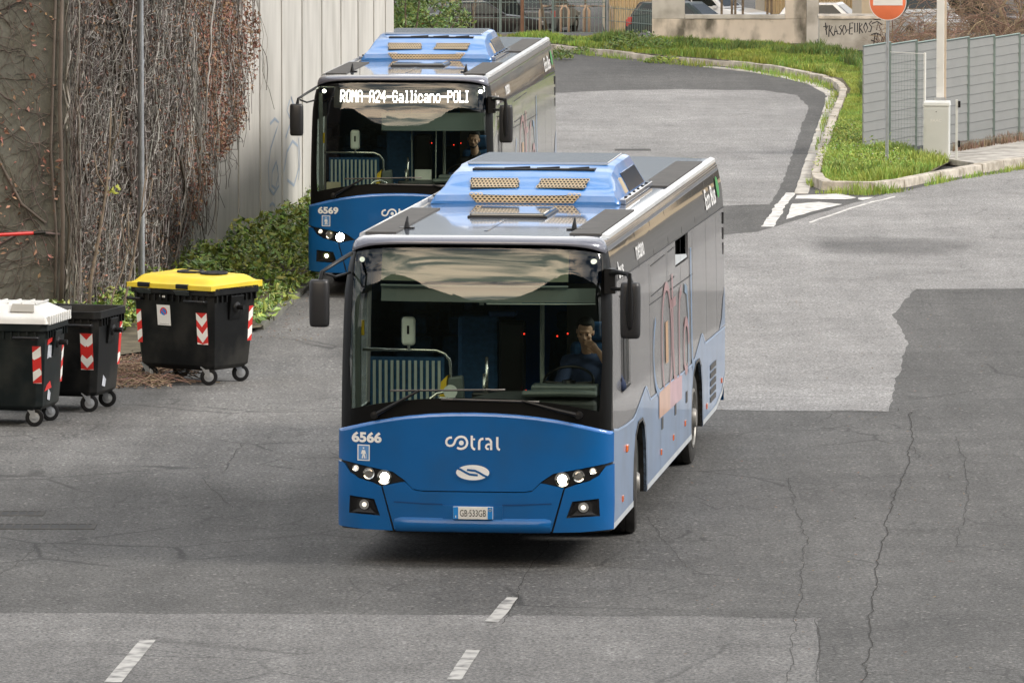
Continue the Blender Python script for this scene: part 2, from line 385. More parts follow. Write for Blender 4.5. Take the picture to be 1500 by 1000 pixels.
M['grass_dark'] = pm('dark grass', (.13, .22, .055), .6, var=.4, scale=1.2, island=.6)
M['leafg'] = pm('green leaves', (.24, .34, .07), .5, var=.35, scale=1.2, island=.6)
M['leafd'] = pm('dark leaves', (.12, .20, .05), .45, var=.4, scale=1.5, island=.6)
M['twig'] = pm('brown twigs', (.21, .15, .10), .9, var=.3, island=.5)
M['fence'] = pm('grey fence panel', (.25, .26, .26), .6, .0, var=.10, scale=2, dirt=(.17, .18, .175), dscale=2, damt=.5)
M['greenwire'] = pm('green grey wire', (.20, .26, .25), .5, .3)
M['sign_red'] = pm('faded red sign face', (.80, .20, .085), .5, var=.06, scale=5)
M['signback'] = pm('sign back', (.03, .06, .06), .6)
M['cab'] = pm('cabinet paint', (.60, .62, .61), .45, var=.04, dirt=(.42, .42, .38), dscale=3, damt=.3)
M['cream'] = pm('cream corrugated cladding', (.50, .40, .25), .6, var=.15, scale=1.5, stretch=(2, 2, .3))
M['beige'] = pm('beige building plaster', (.58, .50, .38), .8, var=.08)
M['graf'] = pm('graffiti paint', (.035, .035, .045), .7)
M['graf_blue'] = pm('faded blue graffiti', (.30, .36, .44), .8)
M['hill'] = pm('wooded hill', (.020, .026, .014), 1, var=.4, scale=.05, bump=0)
M['gutter2'] = pm('pale gutter stone', (.50, .48, .44), .85, var=.2, scale=5, bump=.4, dirt=(.16, .14, .12), dscale=3, damt=.6)
# ------------------------------------------------------------------ ground, road surfaces, kerbs
def ground_z(Y):
    if Y < 172: return 0.0
    if Y < 240: return -3.45*(Y-172)/68
    return -3.45
ys = [-400, -60, 0, 40, 172, 180, 190, 200, 210, 220, 230, 240, 330, 700, 1500]
g = MB(); g.grid(lambda u, v: (u, v, ground_z(v)), [-700, -60, -20, 0, 20, 60, 700], ys)
tag(g.build('road', M['asph']), kind='structure')

def jag(pts, step, amp, seed=0):
    outp = []; k = len(pts)
    for i in range(k):
        a = Vector(pts[i]); b = Vector(pts[(i+1) % k]); n = max(1, int((b-a).length/step))
        for j in range(n):
            p = a.lerp(b, j/n); q = Vector((p.x*1.7+seed, p.y*1.7, 0))
            outp.append((p.x+amp*mnoise.noise(q), p.y+amp*4*mnoise.noise(q+Vector((9, 4, 2)))))
    return outp
flat = lambda u, v, o: (u, v, o)
def sheet(name, pix, z, mat, step=.4, amp=.05, world=False):
    pts = pix if world else [G(*p) for p in pix]
    o = patch(name, jag(pts, step, amp, z*900), flat, z, 0, mat, None, smooth=False)
    return tag(o, kind='structure')
sheet('worn_asphalt_upper', [(800, 137), (900, 133), (1000, 131), (1120, 133), (1168, 140), (1185, 158), (1172, 192), (1160, 230), (1145, 270), (1128, 300), (1058, 302), (900, 298), (700, 300), (700, 180)], .004, M['asph_light'], amp=.05)
LEFT_WEAR = ([(470, 430), (520, 520), (520, 700), (420, 720), (300, 700), (150, 700), (60, 690), (0, 650), (-60, 640), (0, 628), (150, 628), (230, 600), (390, 490)])
sheet('worn_asphalt_front', [(-60, 897), (600, 900), (1197, 905), (1201, 1030), (-80, 1030)], .004, M['asph_mid'], amp=.03)
DARK_WEAR = ([(1182, 352), (1240, 349), (1330, 352), (1425, 356), (1418, 366), (1360, 375), (1240, 373), (1200, 366)])
# worn surface: wheel tracks and old repairs with soft outlines, as a wear value on a fine sheet
def seg_dist(x, y, P, sy=.35):
    best = 1e9; k = len(P)
    for i in range(k):
        ax, ay = P[i]; bx, by = P[(i+1) % k]; ay *= sy; by *= sy; yy = y*sy; dx, dy = bx-ax, by-ay; t = max(0, min(1, ((x-ax)*dx+(yy-ay)*dy)/(dx*dx+dy*dy+1e-9))); d = math.hypot(x-ax-dx*t, yy-ay-dy*t); best = min(best, d)
    return best if inpoly(x, y, P) else -best
def inpoly(x, y, P):
    c = False; j = len(P)-1
    for i in range(len(P)):
        if (P[i][1] > y) != (P[j][1] > y) and x < (P[j][0]-P[i][0])*(y-P[i][1])/(P[j][1]-P[i][1])+P[i][0]: c = not c
        j = i
    return c
LW = [G(*p) for p in LEFT_WEAR]; DW = [G(*p) for p in DARK_WEAR]
def wear(x, y):
    n_ = .35*mnoise.noise(Vector((x*.8, y*.25, 1)))+.2*mnoise.noise(Vector((x*2.5, y*.8, 4)))
    ss = lambda t: max(0, min(1, t*.5+.5))
    v = .85*ss((seg_dist(x, y, LW)+n_)/.45)
    if y < 56.5+.4*n_ : pass
    for c, a_ in ((-1.4, .10), (.75, .10), (-3.6, .07), (3.4, .08), (5.3, .08)):     # wheel tracks polished paler
        v += a_*math.exp(-((x-c-.02*(y-60)-.3*n_)/.28)**2)
    v -= .16*math.exp(-((x+.2-.06*(y-58))/.5)**2)*(1 if y < 75 else max(0, 1-(y-75)/10))   # drip line
    return v+.12*n_
xs_ = lin(-7.5, 9.5, 120); ys__ = lin(50, 96, 150)
wm_ = MB(); wm_.grid(lambda u, v: (u, v, .002), xs_, ys__); wo = wm_.build('road_worn', M['asph'])
at = wo.data.attributes.new('wear', 'FLOAT', 'POINT'); at.data.foreach_set('value', [wear(p[0], p[1]) for p in wm_.v]); tag(wo, kind='structure')
def add_wear(o, P, amt, soft, tracks=True):
    pass
def grid_sheet(name, pix, z, mat, step, fn, amp):
    o = sheet(name, pix, z, mat, amp=amp); me = o.data; bm = bmesh.new(); bm.from_mesh(me)
    xs = [v.co.x for v in bm.verts]; yy = [v.co.y for v in bm.verts]
    u = min(xs)+step
    while u < max(xs): bmesh.ops.bisect_plane(bm, geom=bm.verts[:]+bm.edges[:]+bm.faces[:], plane_co=(u, 0, 0), plane_no=(1, 0, 0)); u += step
    u = min(yy)+step*1.5
    while u < max(yy): bmesh.ops.bisect_plane(bm, geom=bm.verts[:]+bm.edges[:]+bm.faces[:], plane_co=(0, u, 0), plane_no=(0, 1, 0)); u += step*1.5
    bm.to_mesh(me); bm.free(); a2 = me.attributes.new('wear', 'FLOAT', 'POINT'); a2.data.foreach_set('value', [fn(v.co.x, v.co.y) for v in me.vertices])
def dark(x, y):
    n_ = .5*mnoise.noise(Vector((x*.9, y*.12, 1)))+.25*mnoise.noise(Vector((x*3, y*.5, 4)))
    v = -.52*max(0, min(1, (seg_dist(x, y, DW, .12)+n_*.12)/.10*.5+.5))
    for c, a_ in ((3.9, .06), (6.2, .06)): v += a_*math.exp(-((x-c-.3*n_)/.35)**2)
    return v+.10*n_
grid_sheet('worn_asphalt', [(1040, 600), (1302, 603), (1312, 560), (1330, 500), (1308, 462), (1340, 424), (1560, 422), (1560, 246), (1480, 250), (1380, 268), (1300, 284), (1220, 306), (1150, 328), (1110, 340), (1050, 345), (900, 420), (900, 560)], .004, M['asph_light'], .4, dark, .045)

def marking(pix, z=.009, amp=.003):
    o = patch('road_marking', jag([G(*p) for p in pix], .12, amp, z*900), flat, z, 0, M['paint_w' if pix[0][1] < 400 else 'paint'], None, smooth=False)
    return tag(o, kind='structure')
marking([(205, 938), (228, 938), (178, 1000), (152, 1000)])
marking([(742, 875), (758, 876), (748, 892), (730, 912), (710, 910), (726, 893)], amp=.012)
marking([(683, 952), (703, 953), (676, 996), (654, 996)], amp=.003)
marking([(1152, 283), (1166, 283), (1150, 303), (1134, 333), (1115, 333), (1135, 303)], amp=.03)
marking([(1166, 287), (1230, 284), (1254, 290), (1240, 293), (1165, 292)], amp=.04)
marking([(1160, 299), (1200, 296.5), (1234, 300), (1200, 308), (1151, 322)], amp=.02)
marking([(1256, 290), (1280, 289), (1264, 294), (1256, 293)], amp=.03)
ck = MB(); rk = random.Random(19)
def crack(pix, wd, branches=3):
    P = [Vector(G(*p)) for p in pix]; Q = []; jx = 0; wd = wd*.38
    for a, b in zip(P[:-1], P[1:]):
        n = max(2, int((b-a).length/.18))
        for i in range(n): q = a.lerp(b, i/n); jx = jx*.7+rk.gauss(0, .014); Q.append((q.x+jx, q.y+rk.gauss(0, .02)))
    Q.append(tuple(P[-1])); stroke_poly(ck, Q, wd, flat, .0085)
    for k in range(branches):
        x, y = rk.choice(Q); a = rk.uniform(0, 2*PI); B_ = [(x, y)]
        for i in range(rk.randint(4, 10)): a += rk.gauss(0, .5); x += .10*math.cos(a); y += .16*math.sin(a); B_.append((x, y))
        stroke_poly(ck, B_, wd*.6, flat, .0085)
for pts, wd, br in (([(1338, 604), (1334, 650), (1326, 690), (1300, 760), (1290, 830), (1278, 900), (1262, 1000)], .022, 9), ([(1150, 700), (1182, 790), (1172, 880), (1152, 1000)], .012, 5), ([(806, 790), (775, 830), (752, 880), (735, 915)], .014, 3),
                    ([(352, 650), (330, 690), (300, 700), (340, 745)], .012, 4), ([(0, 842), (60, 800), (150, 792)], .012, 2), ([(1048, 601), (1150, 603), (1302, 604)], .03, 3), ([(0, 897), (300, 899), (640, 901), (900, 903), (1197, 906), (1198, 1000)], .012, 2),
                    ([(1340, 424), (1420, 423.5), (1500, 423)], .02, 2), ([(560, 860), (700, 846), (800, 838)], .010, 3), ([(400, 880), (480, 862), (520, 870)], .009, 2), ([(1400, 640), (1420, 720), (1400, 800)], .012, 4), ([(950, 760), (1000, 830), (1080, 860)], .010, 3)):
    crack(pts, wd, br)
tag(ck.build('road_cracks', M['crack'], fix=False), kind='structure')
# worn line along the seam to the right
marking([(1184, 326), (1260, 300.5), (1310, 288), (1312, 289.2), (1262, 302), (1186, 327.2)], amp=.02)

def stones(name, pix, width, height, mat, length=.95, side=1, world=False, gap=.012, z0=0):
    pts = [Vector(p if world else G(*p)) for p in pix]
    # resample
    d = [0]
    for i in range(1, len(pts)): d.append(d[-1]+(pts[i]-pts[i-1]).length)
    def at(s):
        for i in range(1, len(pts)):
            if s <= d[i] or i == len(pts)-1: return pts[i-1].lerp(pts[i], (s-d[i-1])/max(1e-6, d[i]-d[i-1]))
    s = 0; mb = MB(); rnd = random.Random(5)
    while s < d[-1]-.1:
        e_ = min(s+length*(rnd.uniform(.85, 1.1)), d[-1]); a, b = at(s+gap), at(e_-gap); t = (b-a)
        if t.length > .05:
            t.normalize(); n = Vector((-t.y, t.x))*side*width; h = height+rnd.uniform(-.012, .012); j = rnd.uniform(-.012, .012)
            a = a+Vector((-t.y, t.x))*j; b = b+Vector((-t.y, t.x))*j
            mb.hexa([(a.x, a.y, z0-.1), (b.x, b.y, z0-.1), (b.x+n.x, b.y+n.y, z0-.1), (a.x+n.x, a.y+n.y, z0-.1)],
                    [(a.x+n.x*.12, a.y+n.y*.12, z0+h), (b.x+n.x*.12, b.y+n.y*.12, z0+h), (b.x+n.x, b.y+n.y, z0+h+rnd.uniform(-.006, .006)), (a.x+n.x, a.y+n.y, z0+h)])
        s = e_
    return tag(mb.build(name, mat, bevel=.012), kind='structure')
KERB = [(720, 62), (790, 71), (835, 76), (890, 82), (939, 88), (992, 92.5), (1050, 96.5), (1088, 99.5), (1130, 105), (1165, 112), (1200, 119), (1222, 128), (1230, 138), (1226, 151), (1216, 174), (1207, 200), (1197, 232), (1186, 263)]
KERB2 = [(1186, 266), (1190, 274), (1204, 279), (1230, 281), (1270, 281), (1315, 277), (1345, 271), (1372, 265), (1430, 255), (1500, 244), (1600, 231)]
stones('kerb', KERB, .17, .13, M['conc'], side=1)
stones('kerb_corner', KERB2, .22, .15, M['conc'], side=1, length=1.1)
stones('gutter', [(1027, 98.5), (1090, 105), (1140, 113), (1180, 123), (1208, 138), (1207, 152), (1198, 178), (1188, 205), (1178, 232), (1168, 262), (1160, 284)], .27, .012, M['gutter2'], side=1, gap=.006)
# left kerb below the bank of weeds
LK = [(389, 483), (410, 463), (430, 446), (450, 427), (470, 408), (500, 380)]
stones('kerb_left', LK, .15, .07, M['wall_grey'], side=1, length=1.3)
sheet('verge_soil', [(720, 55), (955, 60), (1200, 72), (1292, 86), (1303, 228), (1352, 240), (1392, 243), (1352, 266), (1312, 273), (1268, 277), (1232, 277), (1204, 275), (1194, 262), (1205, 232), (1214, 200), (1224, 174), (1234, 151), (1240, 138), (1228, 124), (1200, 115), (1130, 101), (1050, 93), (939, 84), (835, 72), (720, 58)], .085, M['soil'], amp=0)
o = patch('pavement', jag([G(*p) for p in [(1392, 243), (1430, 249), (1500, 239), (1600, 226), (1600, 205), (1500, 213), (1400, 226), (1352, 238)]], .5, 0), flat, .12, .1, M['gutter'], None, smooth=False)
tag(o, kind='structure')
stones('kerb_pavement_back', [(1392, 231), (1450, 221), (1500, 214), (1600, 202)], .14, .22, M['wall_grey'], side=1, length=2.5)
M['iron'] = pm('cast iron', (.075, .072, .068), .7, .2, var=.3, spec=.2)
# drain grates
def grate(cx, cy, wd, dp, label, bars=12):
    x, y = G(cx, cy); r = empty('drain_grate', (x, y, 0), 0, label, 'drain')
    f = MB(); t = .05
    f.box(-wd/2, -dp/2, -.02, wd/2, -dp/2+t, .007); f.box(-wd/2, dp/2-t, -.02, wd/2, dp/2, .007)
    f.box(-wd/2, -dp/2+t, -.02, -wd/2+t, dp/2-t, .007); f.box(wd/2-t, -dp/2+t, -.02, wd/2, dp/2-t, .007)
    f.build('frame', M['iron'], r)
    b = MB()
    for i in range(bars):
        u = -wd/2+t+(wd-2*t)*(i+.5)/bars; b.box(u-.012, -dp/2+t, -.02, u+.012, dp/2-t, .0065)
    b.build('bars', M['iron'], r)
    k = MB(); k.box(-wd/2+t, -dp/2+t, .001, wd/2-t, dp/2-t, .0045); k.build('sump', M['shell'], r)
grate(927, 220, .68, .55, 'iron drain grate in the pale road beyond the front bus', 14)
grate(66, 771, 1.0, .45, 'dark iron drain grate in the road at the left edge, nearer than the bins', 10)
grate(20, 752, .62, .40, 'small square drain cover partly cut by the left edge of the photo', 6)

# ------------------------------------------------------------------ retaining wall with ivy, abutment
def wall_pt(px):
    D = 16.8*FOC/(1985-px); return Vector((-16.8+.13*D, D*.9996, 0))
WD = Vector((.13, 1, 0)).normalized(); WN = Vector((WD.y, -WD.x, 0))
wa = wall_pt(88); wb = wall_pt(578); WL = (wb-wa).length
wr = empty('retaining_wall', wa, 0, 'tall pale precast concrete retaining wall along the left of the road, half covered in ivy', 'wall')
mb = MB(); t = 0; jn = [ (wall_pt(p)-wa).length for p in (381, 413, 443, 472, 500, 525, 548, 565, 578)]
first = []; s = jn[0]
while s > 0: first.insert(0, s); s -= 1.95
edges = [0]+first+jn[1:]
for a, b in zip(edges[:-1], edges[1:]):
    if b-a < .1: continue
    p, q = WD*(a+.065), WD*(b-.065); n = WN*-.35
    mb.hexa([(p.x, p.y, -.3), (q.x, q.y, -.3), (q.x+n.x, q.y+n.y, -.3), (p.x+n.x, p.y+n.y, -.3)],
            [(p.x, p.y, 6.6), (q.x, q.y, 6.6), (q.x+n.x, q.y+n.y, 6.6), (p.x+n.x, p.y+n.y, 6.6)])
mb.build('wall_panel', M['wall'], wr, bevel=.012)
mb = MB(); p = WN*-.014; q = WD*WL+WN*-.014; n = WN*-.3
mb.hexa([(p.x, p.y, -.3), (q.x-.05, q.y-.05, -.3), (q.x+n.x-.05, q.y+n.y-.05, -.3), (p.x+n.x, p.y+n.y, -.3)], [(p.x, p.y, 6.58), (q.x-.05, q.y-.05, 6.58), (q.x+n.x-.05, q.y+n.y-.05, 6.58), (p.x+n.x, p.y+n.y, 6.58)])
mb.build('joint_filler', pm('brown joint filler', (.10, .075, .05), .9), wr)
mb = MB(); p = WD*-.02+WN*.06; q = WD*WL+WN*.06; n = WN*-.5
mb.hexa([(p.x, p.y, 6.605), (q.x, q.y, 6.605), (q.x+n.x, q.y+n.y, 6.605), (p.x+n.x, p.y+n.y, 6.605)], [(p.x, p.y, 6.8), (q.x, q.y, 6.8), (q.x+n.x, q.y+n.y, 6.8), (p.x+n.x, p.y+n.y, 6.8)])
mb.build('coping', M['wall_grey'], wr)
# graffiti squiggles on the wall
gm = MB()
def wmap(u, v, off): q = WD*u+WN*off; return (q.x, q.y, v)
def wz(y, px): D = 16.8*FOC/(1985-px); return CAM_H-(y-HOR)*D/FOC
def wt(px): return (wall_pt(px)-wa).length
for pts in ([(395, 180), (402, 172), (408, 178), (404, 190), (396, 215), (392, 245), (394, 275), (400, 283), (408, 270), (406, 240)],
            [(398, 250), (404, 235), (407, 255), (403, 275), (397, 270), (398, 250)], [(424, 145), (420, 160), (424, 170), (430, 150), (426, 140), (434, 165)],
            [(415, 250), (420, 220), (428, 205), (436, 212), (437, 245), (430, 270), (420, 262)], [(418, 200), (424, 182), (432, 178), (438, 190)],
            [(394, 300), (398, 296), (402, 300)], [(437, 262), (439, 230), (437, 200)]):
    stroke_poly(gm, [(wt(a), wz(b, a)) for a, b in pts], .05, wmap, .004)
gm.build('graffiti', M['graf_blue'], wr, fix=False)
ar = empty('abutment', (-5.80, wa.y, 0), 0, 'dark grey concrete abutment behind the bins with bare creeper stems', 'wall')
mb = MB(); mb.hexa([(.05, 0, -.3), (.05, .5, -.3), (-6, -.9, -.3), (-6, -1.5, -.3)], [(.05, 0, 6.6), (.05, .5, 6.6), (-6, -.9, 6.6), (-6, -1.5, 6.6)])
mb.build('wall_face', M['wall_grey'], ar)

# ------------------------------------------------------------------ vegetation generators
def inpoly(x, y, P):
    c = False; j = len(P)-1
    for i in range(len(P)):
        if (P[i][1] > y) != (P[j][1] > y) and x < (P[j][0]-P[i][0])*(y-P[i][1])/(P[j][1]-P[i][1])+P[i][0]: c = not c
        j = i
    return c
def grass(name, pix, n, h0, h1, mat, z=.085, seed=1, wd=.008, clump=.5, world=False, lean=.5):
    P = pix if world else [G(*p) for p in pix]
    xs = [p[0] for p in P]; yy = [p[1] for p in P]; rnd = random.Random(seed); mb = MB(); cnt = 0; tries = 0
    while cnt < n and tries < n*12:
        tries += 1
        x, y = rnd.uniform(min(xs), max(xs)), rnd.uniform(min(yy), max(yy))
        if not inpoly(x, y, P): continue
        q = mnoise.noise(Vector((x*.9, y*.45, seed)))+.5*mnoise.noise(Vector((x*3, y*2, seed+5)))
        if rnd.random() > .75+clump*q*1.6: continue
        h = rnd.uniform(h0, h1)*(1+clump*q*1.3); a = rnd.uniform(0, 2*PI); ln = rnd.uniform(.1, lean)*h
        dx, dy = math.cos(a)*ln, math.sin(a)*ln; b = rnd.uniform(0, PI); wx, wy = math.cos(b)*wd, math.sin(b)*wd
        mb.add([(x-wx, y-wy, z), (x+wx, y+wy, z), (x+wx*.7+dx*.4, y+wy*.7+dy*.4, z+h*.6), (x-wx*.7+dx*.4, y-wy*.7+dy*.4, z+h*.6), (x+dx, y+dy, z+h)], [(0, 1, 2, 3), (3, 2, 4)])
        cnt += 1
    return tag(mb.build(name, mat, fix=False), kind='stuff')
def leaf(mb, p, size, rnd, up=.3, asp=.6):
    n = Vector((rnd.gauss(0, 1), rnd.gauss(0, 1), rnd.gauss(0, 1)+up*2)).normalized()
    a = n.orthogonal().normalized(); a = Matrix.Rotation(rnd.uniform(0, 2*PI), 3, n) @ a; b = n.cross(a)*asp
    s = size*rnd.uniform(.6, 1.25); f = n*s*.18
    mb.add([p-a*s*.5, p+b*s*.4-f*.5, p+a*s*.5+f*.3, p-b*s*.4-f*.5], [(0, 1, 2, 3)])

# grass on the island and the far verge
ISL = [(1204, 261), (1213, 232), (1222, 200), (1231, 174), (1241, 151), (1248, 138), (1234, 121), (1200, 113), (1200, 82), (1290, 92), (1303, 228), (1352, 240), (1388, 243), (1352, 262), (1312, 272), (1268, 276), (1232, 276), (1206, 273)]
grass('island_grass', ISL, 70000, .035, .10, M['grass'], seed=3, wd=.011)
grass('island_weeds', [(1206, 268), (1214, 232), (1240, 225), (1300, 215), (1303, 228), (1352, 240), (1390, 244), (1350, 264), (1312, 272), (1268, 276), (1232, 276)], 9000, .08, .20, M['grass'], seed=8, wd=.012, clump=.9)
grass('verge_grass', [(720, 57), (955, 66), (1200, 78), (1240, 95), (1222, 119), (1200, 113), (1130, 100), (1050, 92), (939, 83), (835, 72), (720, 58)], 34000, .07, .16, M['grass'], seed=5, wd=.016, clump=.7)
grass('verge_dark_grass', [(815, 66), (955, 70), (1200, 83), (1296, 95), (1300, 140), (1268, 110), (1200, 92), (955, 75), (830, 70)], 15000, .10, .26, M['grass_dark'], seed=6, wd=.018, clump=.8)
grass('dark_island_grass', [(1262, 105), (1298, 100), (1302, 190), (1262, 150)], 9000, .14, .32, M['grass_dark'], seed=9, wd=.012)
grass('gutter_grass', [(835, 77), (939, 89), (992, 93), (1088, 100.5), (1165, 113), (1200, 120), (1222, 130), (1228, 140), (1224, 152), (1214, 174), (1204, 202), (1196, 225), (1194, 222), (1205, 172), (1214, 150), (1217, 140), (1205, 130), (1160, 118), (1088, 104), (992, 96), (939, 92), (835, 79)], 4500, .04, .15, M['grass'], z=0, seed=12, clump=1.1)
grass('kerb_grass', [(1186, 268), (1200, 281), (1270, 283), (1320, 279), (1375, 267), (1440, 256), (1500, 246), (1500, 249), (1440, 259), (1375, 270), (1320, 283), (1270, 287), (1195, 284), (1180, 270)], 1500, .03, .12, M['grass'], z=0, seed=13, clump=1.4)
grass('dry_grass', [(1395, 226), (1450, 218), (1500, 211), (1500, 216), (1450, 224), (1395, 233)], 900, .04, .16, M['twig'], z=.12, seed=14)
# flowers and broad leaved weeds at the tip of the island
rnd = random.Random(21); mb = MB(); fl = MB()
for _ in range(260):
    px, py = rnd.uniform(1200, 1330), rnd.uniform(196, 268)
    x, y = G(px, py)
    if not inpoly(x, y, [G(*p) for p in ISL]): continue
    for k in range(26): leaf(mb, Vector((x+rnd.gauss(0, .10), y+rnd.gauss(0, .10), .1+abs(rnd.gauss(0, .10)))), .06, rnd)
    if rnd.random() < .3: leaf(fl, Vector((x, y, .36)), .04, rnd, up=2)
tag(mb.build('island_leafy_weeds', M['leafg'], fix=False), kind='stuff')
tag(fl.build('wild_flowers', pm('flower petals', (.35, .28, .35), .6, island=.8), fix=False), kind='stuff')
# the clump growing in the gutter at the back
r = tag(MB().add([], []).build('x', M['leafg']), None); bpy.data.objects.remove(r)
def weed_clump(px, py, rad, h, label, n=320, z=0, size=.09, name='weed_clump', mat='leafg', group=None):
    x, y = G(px, py, z); e_ = empty(name, (x, y, z), 0, label, 'weed', group); mb = MB(); st = MB(); rn = random.Random(int(px*7+py))
    for k in range(n):
        a = rn.uniform(0, 2*PI); q = rad*math.sqrt(rn.random()); hh = h*(1-(q/rad)**2*.7)*rn.uniform(.25, 1)
        leaf(mb, Vector((q*math.cos(a), q*math.sin(a), hh)), size, rn, up=.6)
    for k in range(10):
        a = rn.uniform(0, 2*PI); q = rad*rn.uniform(.2, .9); st.tube([(0, 0, 0), (q*.5*math.cos(a), q*.5*math.sin(a), h*.5), (q*math.cos(a), q*math.sin(a), h*.7)], .006, 4)
    mb.build('leaves', M[mat], e_, fix=False); st.build('stems', M['leafg'], e_)
weed_clump(977, 92, .55, .22, 'low green weed clump growing in the far gutter below the kerb', 420)
weed_clump(862, 79, .5, .22, 'dark weed tuft at the foot of the far kerb nearest the rear bus', 260, mat='leafd')
weed_clump(935, 75, .9, .55, 'bushy green weed against the wire fence left of the ruined wall', 700, z=.08, mat='leafd')
weed_clump(822, 88, .32, .35, 'green weed just right of the rear bus roof corner', 300, mat='leafd')

# leafy bank between the left kerb and the retaining wall
rnd = random.Random(31); mb = MB(); mb2 = MB(); sb = MB()
K0 = Vector(G(389, 483)); K1 = Vector(G(500, 380)); kd = (K1-K0)
def bankpt(s, f):
    """s along the bank, f 0 at the kerb and 1 at the wall"""
    k = K0+kd*s; Y = k.y; X1 = -16.8+.13*Y
    return k.x-.04+(X1-k.x+.04)*f, Y
for i in range(5200):
    s = rnd.uniform(-1.25, 1.9); f = rnd.random(); x, y = bankpt(s, f)
    if s < 0: x = rnd.uniform(-16.8+.13*y, -16.8+.13*y+1.0+.5*s)
    nn = mnoise.noise(Vector((x*1.3, y*.8, 0)))
    h = (.11+.30*max(0, min(1, f if s > 0 else .6)))*(1+.9*nn)
    if s < -.7: h *= .8
    for k in range(4):
        p = Vector((x+rnd.gauss(0, .05), y+rnd.gauss(0, .06), max(.03, h*rnd.uniform(.45, 1.1)+.03)))
        leaf(mb if rnd.random() < .6 else mb2, p, rnd.uniform(.06, .15), rnd, up=.7)
tag(mb.build('bank_weeds', M['leafg'], fix=False), kind='stuff'); tag(mb2.build('bank_weeds_dark', M['leafd'], fix=False), kind='stuff')
bs = [bankpt(s, 0) for s in lin(-.02, 1.9, 8)]+[(-16.8+.13*y+.02, y) for y in lin(K0.y+1.9*kd.y, 80, 12)]+[(-5.2, 80), (-4.6, 81), (-4.05, 83)]
sheet('bank_soil', bs, .06, M['soil'], world=True, amp=0)
# dry stalks and debris behind and between the bins
mb = MB()
for i in range(210):
    px, py = rnd.uniform(168, 250), rnd.uniform(532, 570); x, y = G(px, py); a = rnd.uniform(-.6, .6)+rnd.choice((0, PI)); l_ = rnd.uniform(.15, .7)
    mb.tube([(x, y, rnd.uniform(.01, .05)), (x+l_*.5*math.cos(a), y+l_*.5*math.sin(a), rnd.uniform(.03, .16)), (x+l_*math.cos(a), y+l_*math.sin(a), rnd.uniform(.01, .1))], .005, 4)
for i in range(700):
    px, py = rnd.uniform(170, 250), rnd.uniform(520, 570); x, y = G(px, py); leaf(mb, Vector((x, y, rnd.uniform(.01, .06))), .06, rnd, 1)
tag(mb.build('dry_debris', M['twig'], fix=False), kind='stuff')
mb = MB(); rl = random.Random(77)
for i in range(420):   # scattered fallen leaves and grit on the road
    if i < 220: px, py = rl.uniform(380, 470), rl.uniform(400, 500); 
    else: px, py = rl.uniform(1000, 1500), rl.uniform(250, 1000)
    if i < 220 and (px-380)*1.1+ (py-480) < 12: continue
    x, y = G(px, py); leaf(mb, Vector((x, y, .018)), .035 if i >= 220 else .04, rl, 3)
tag(mb.build('fallen_leaves', M['twig'], fix=False), kind='stuff')

# ------------------------------------------------------------------ ivy on the wall
rnd = random.Random(11)
iv = empty('ivy', (wa.x, wa.y, 0), 0, 'leafless grey ivy with hanging brown leaves on the left half of the pale wall', 'ivy')
def wl(t, z, off): q = WD*t+WN*off; return Vector((q.x, q.y, z))
vm = MB(); vd = MB(); lm = MB()
def zlow(px):
    if px < 225: return 0.0
    P = [(225, 0.1), (245, .5), (262, .55), (285, 1.0), (300, 1.5), (330, 1.75), (345, 2.0), (358, 2.6), (366, 3.3)]
    for (a, b), (c, d_) in zip(P, P[1:]):
        if px <= c: return b+(d_-b)*(px-a)/(c-a)
    return 9
for i in range(620):
    r_ = rnd.random()
    px = rnd.uniform(90, 240) if r_ < .72 else (rnd.uniform(225, 312) if r_ < .90 else rnd.uniform(300, 358))
    t = wt(px); zl = zlow(px)+abs(rnd.gauss(0, .35)) if px > 225 else rnd.choice((0, 0, rnd.uniform(0, 2)))
    z = rnd.uniform(2.5, 6.6) if px < 225 else 6.6
    if z <= zl+.3: continue
    off = rnd.uniform(.01, .22 if px < 230 else .08); pts = []; tt = t; dr = rnd.gauss(0, .05); th = rnd.uniform(.003, .008) if rnd.random() < .93 else rnd.uniform(.010, .022)
    while z > zl:
        pts.append(wl(max(0.0, tt), z, max(.01, off))); z -= rnd.uniform(.10, .2); dr = dr*.75+rnd.gauss(0, .10); tt += dr*.8; off += rnd.gauss(0, .02); off = min(max(off, .01), .26)
    if len(pts) > 2: (vm if rnd.random() < .6 else vd).tube(pts, th, 4, caps=False)
for i in range(6500):  # fine tangled stems
    px = rnd.uniform(90, 250) if rnd.random() < .80 else rnd.uniform(230, 350); t = wt(px); z = rnd.uniform(zlow(px), 5.0); off = rnd.uniform(.03, .28 if px < 230 else .1)
    pts = [wl(max(0, t), z, off)]
    for k in range(rnd.randint(3, 7)): t += rnd.gauss(0, .20); z += rnd.gauss(-.03, .06); off += rnd.gauss(0, .03); pts.append(wl(max(0, t), z, max(.01, off)))
    (vm if rnd.random() < .6 else vd).tube(pts, rnd.uniform(.0022, .0055), 3, caps=False)
k = 0
while k < 15000:
    u = rnd.random()
    px = rnd.uniform(90, 362) if u < .45 else min(362, max(232, rnd.gauss(305, 34)))
    t = wt(px); z = rnd.uniform(zlow(px), 5.2)
    q = mnoise.noise(Vector((t*1.6, z*.55, 3)))+.5*mnoise.noise(Vector((t*5, z*1.6, 8)))
    thr = -.04 if px < 235 else -.06
    if q < thr: continue
    off = rnd.uniform(.05, .30 if px < 235 else .20)
    leaf(lm, wl(t, z, off), rnd.uniform(.03, .075), rnd, up=-.2, asp=.7); k += 1
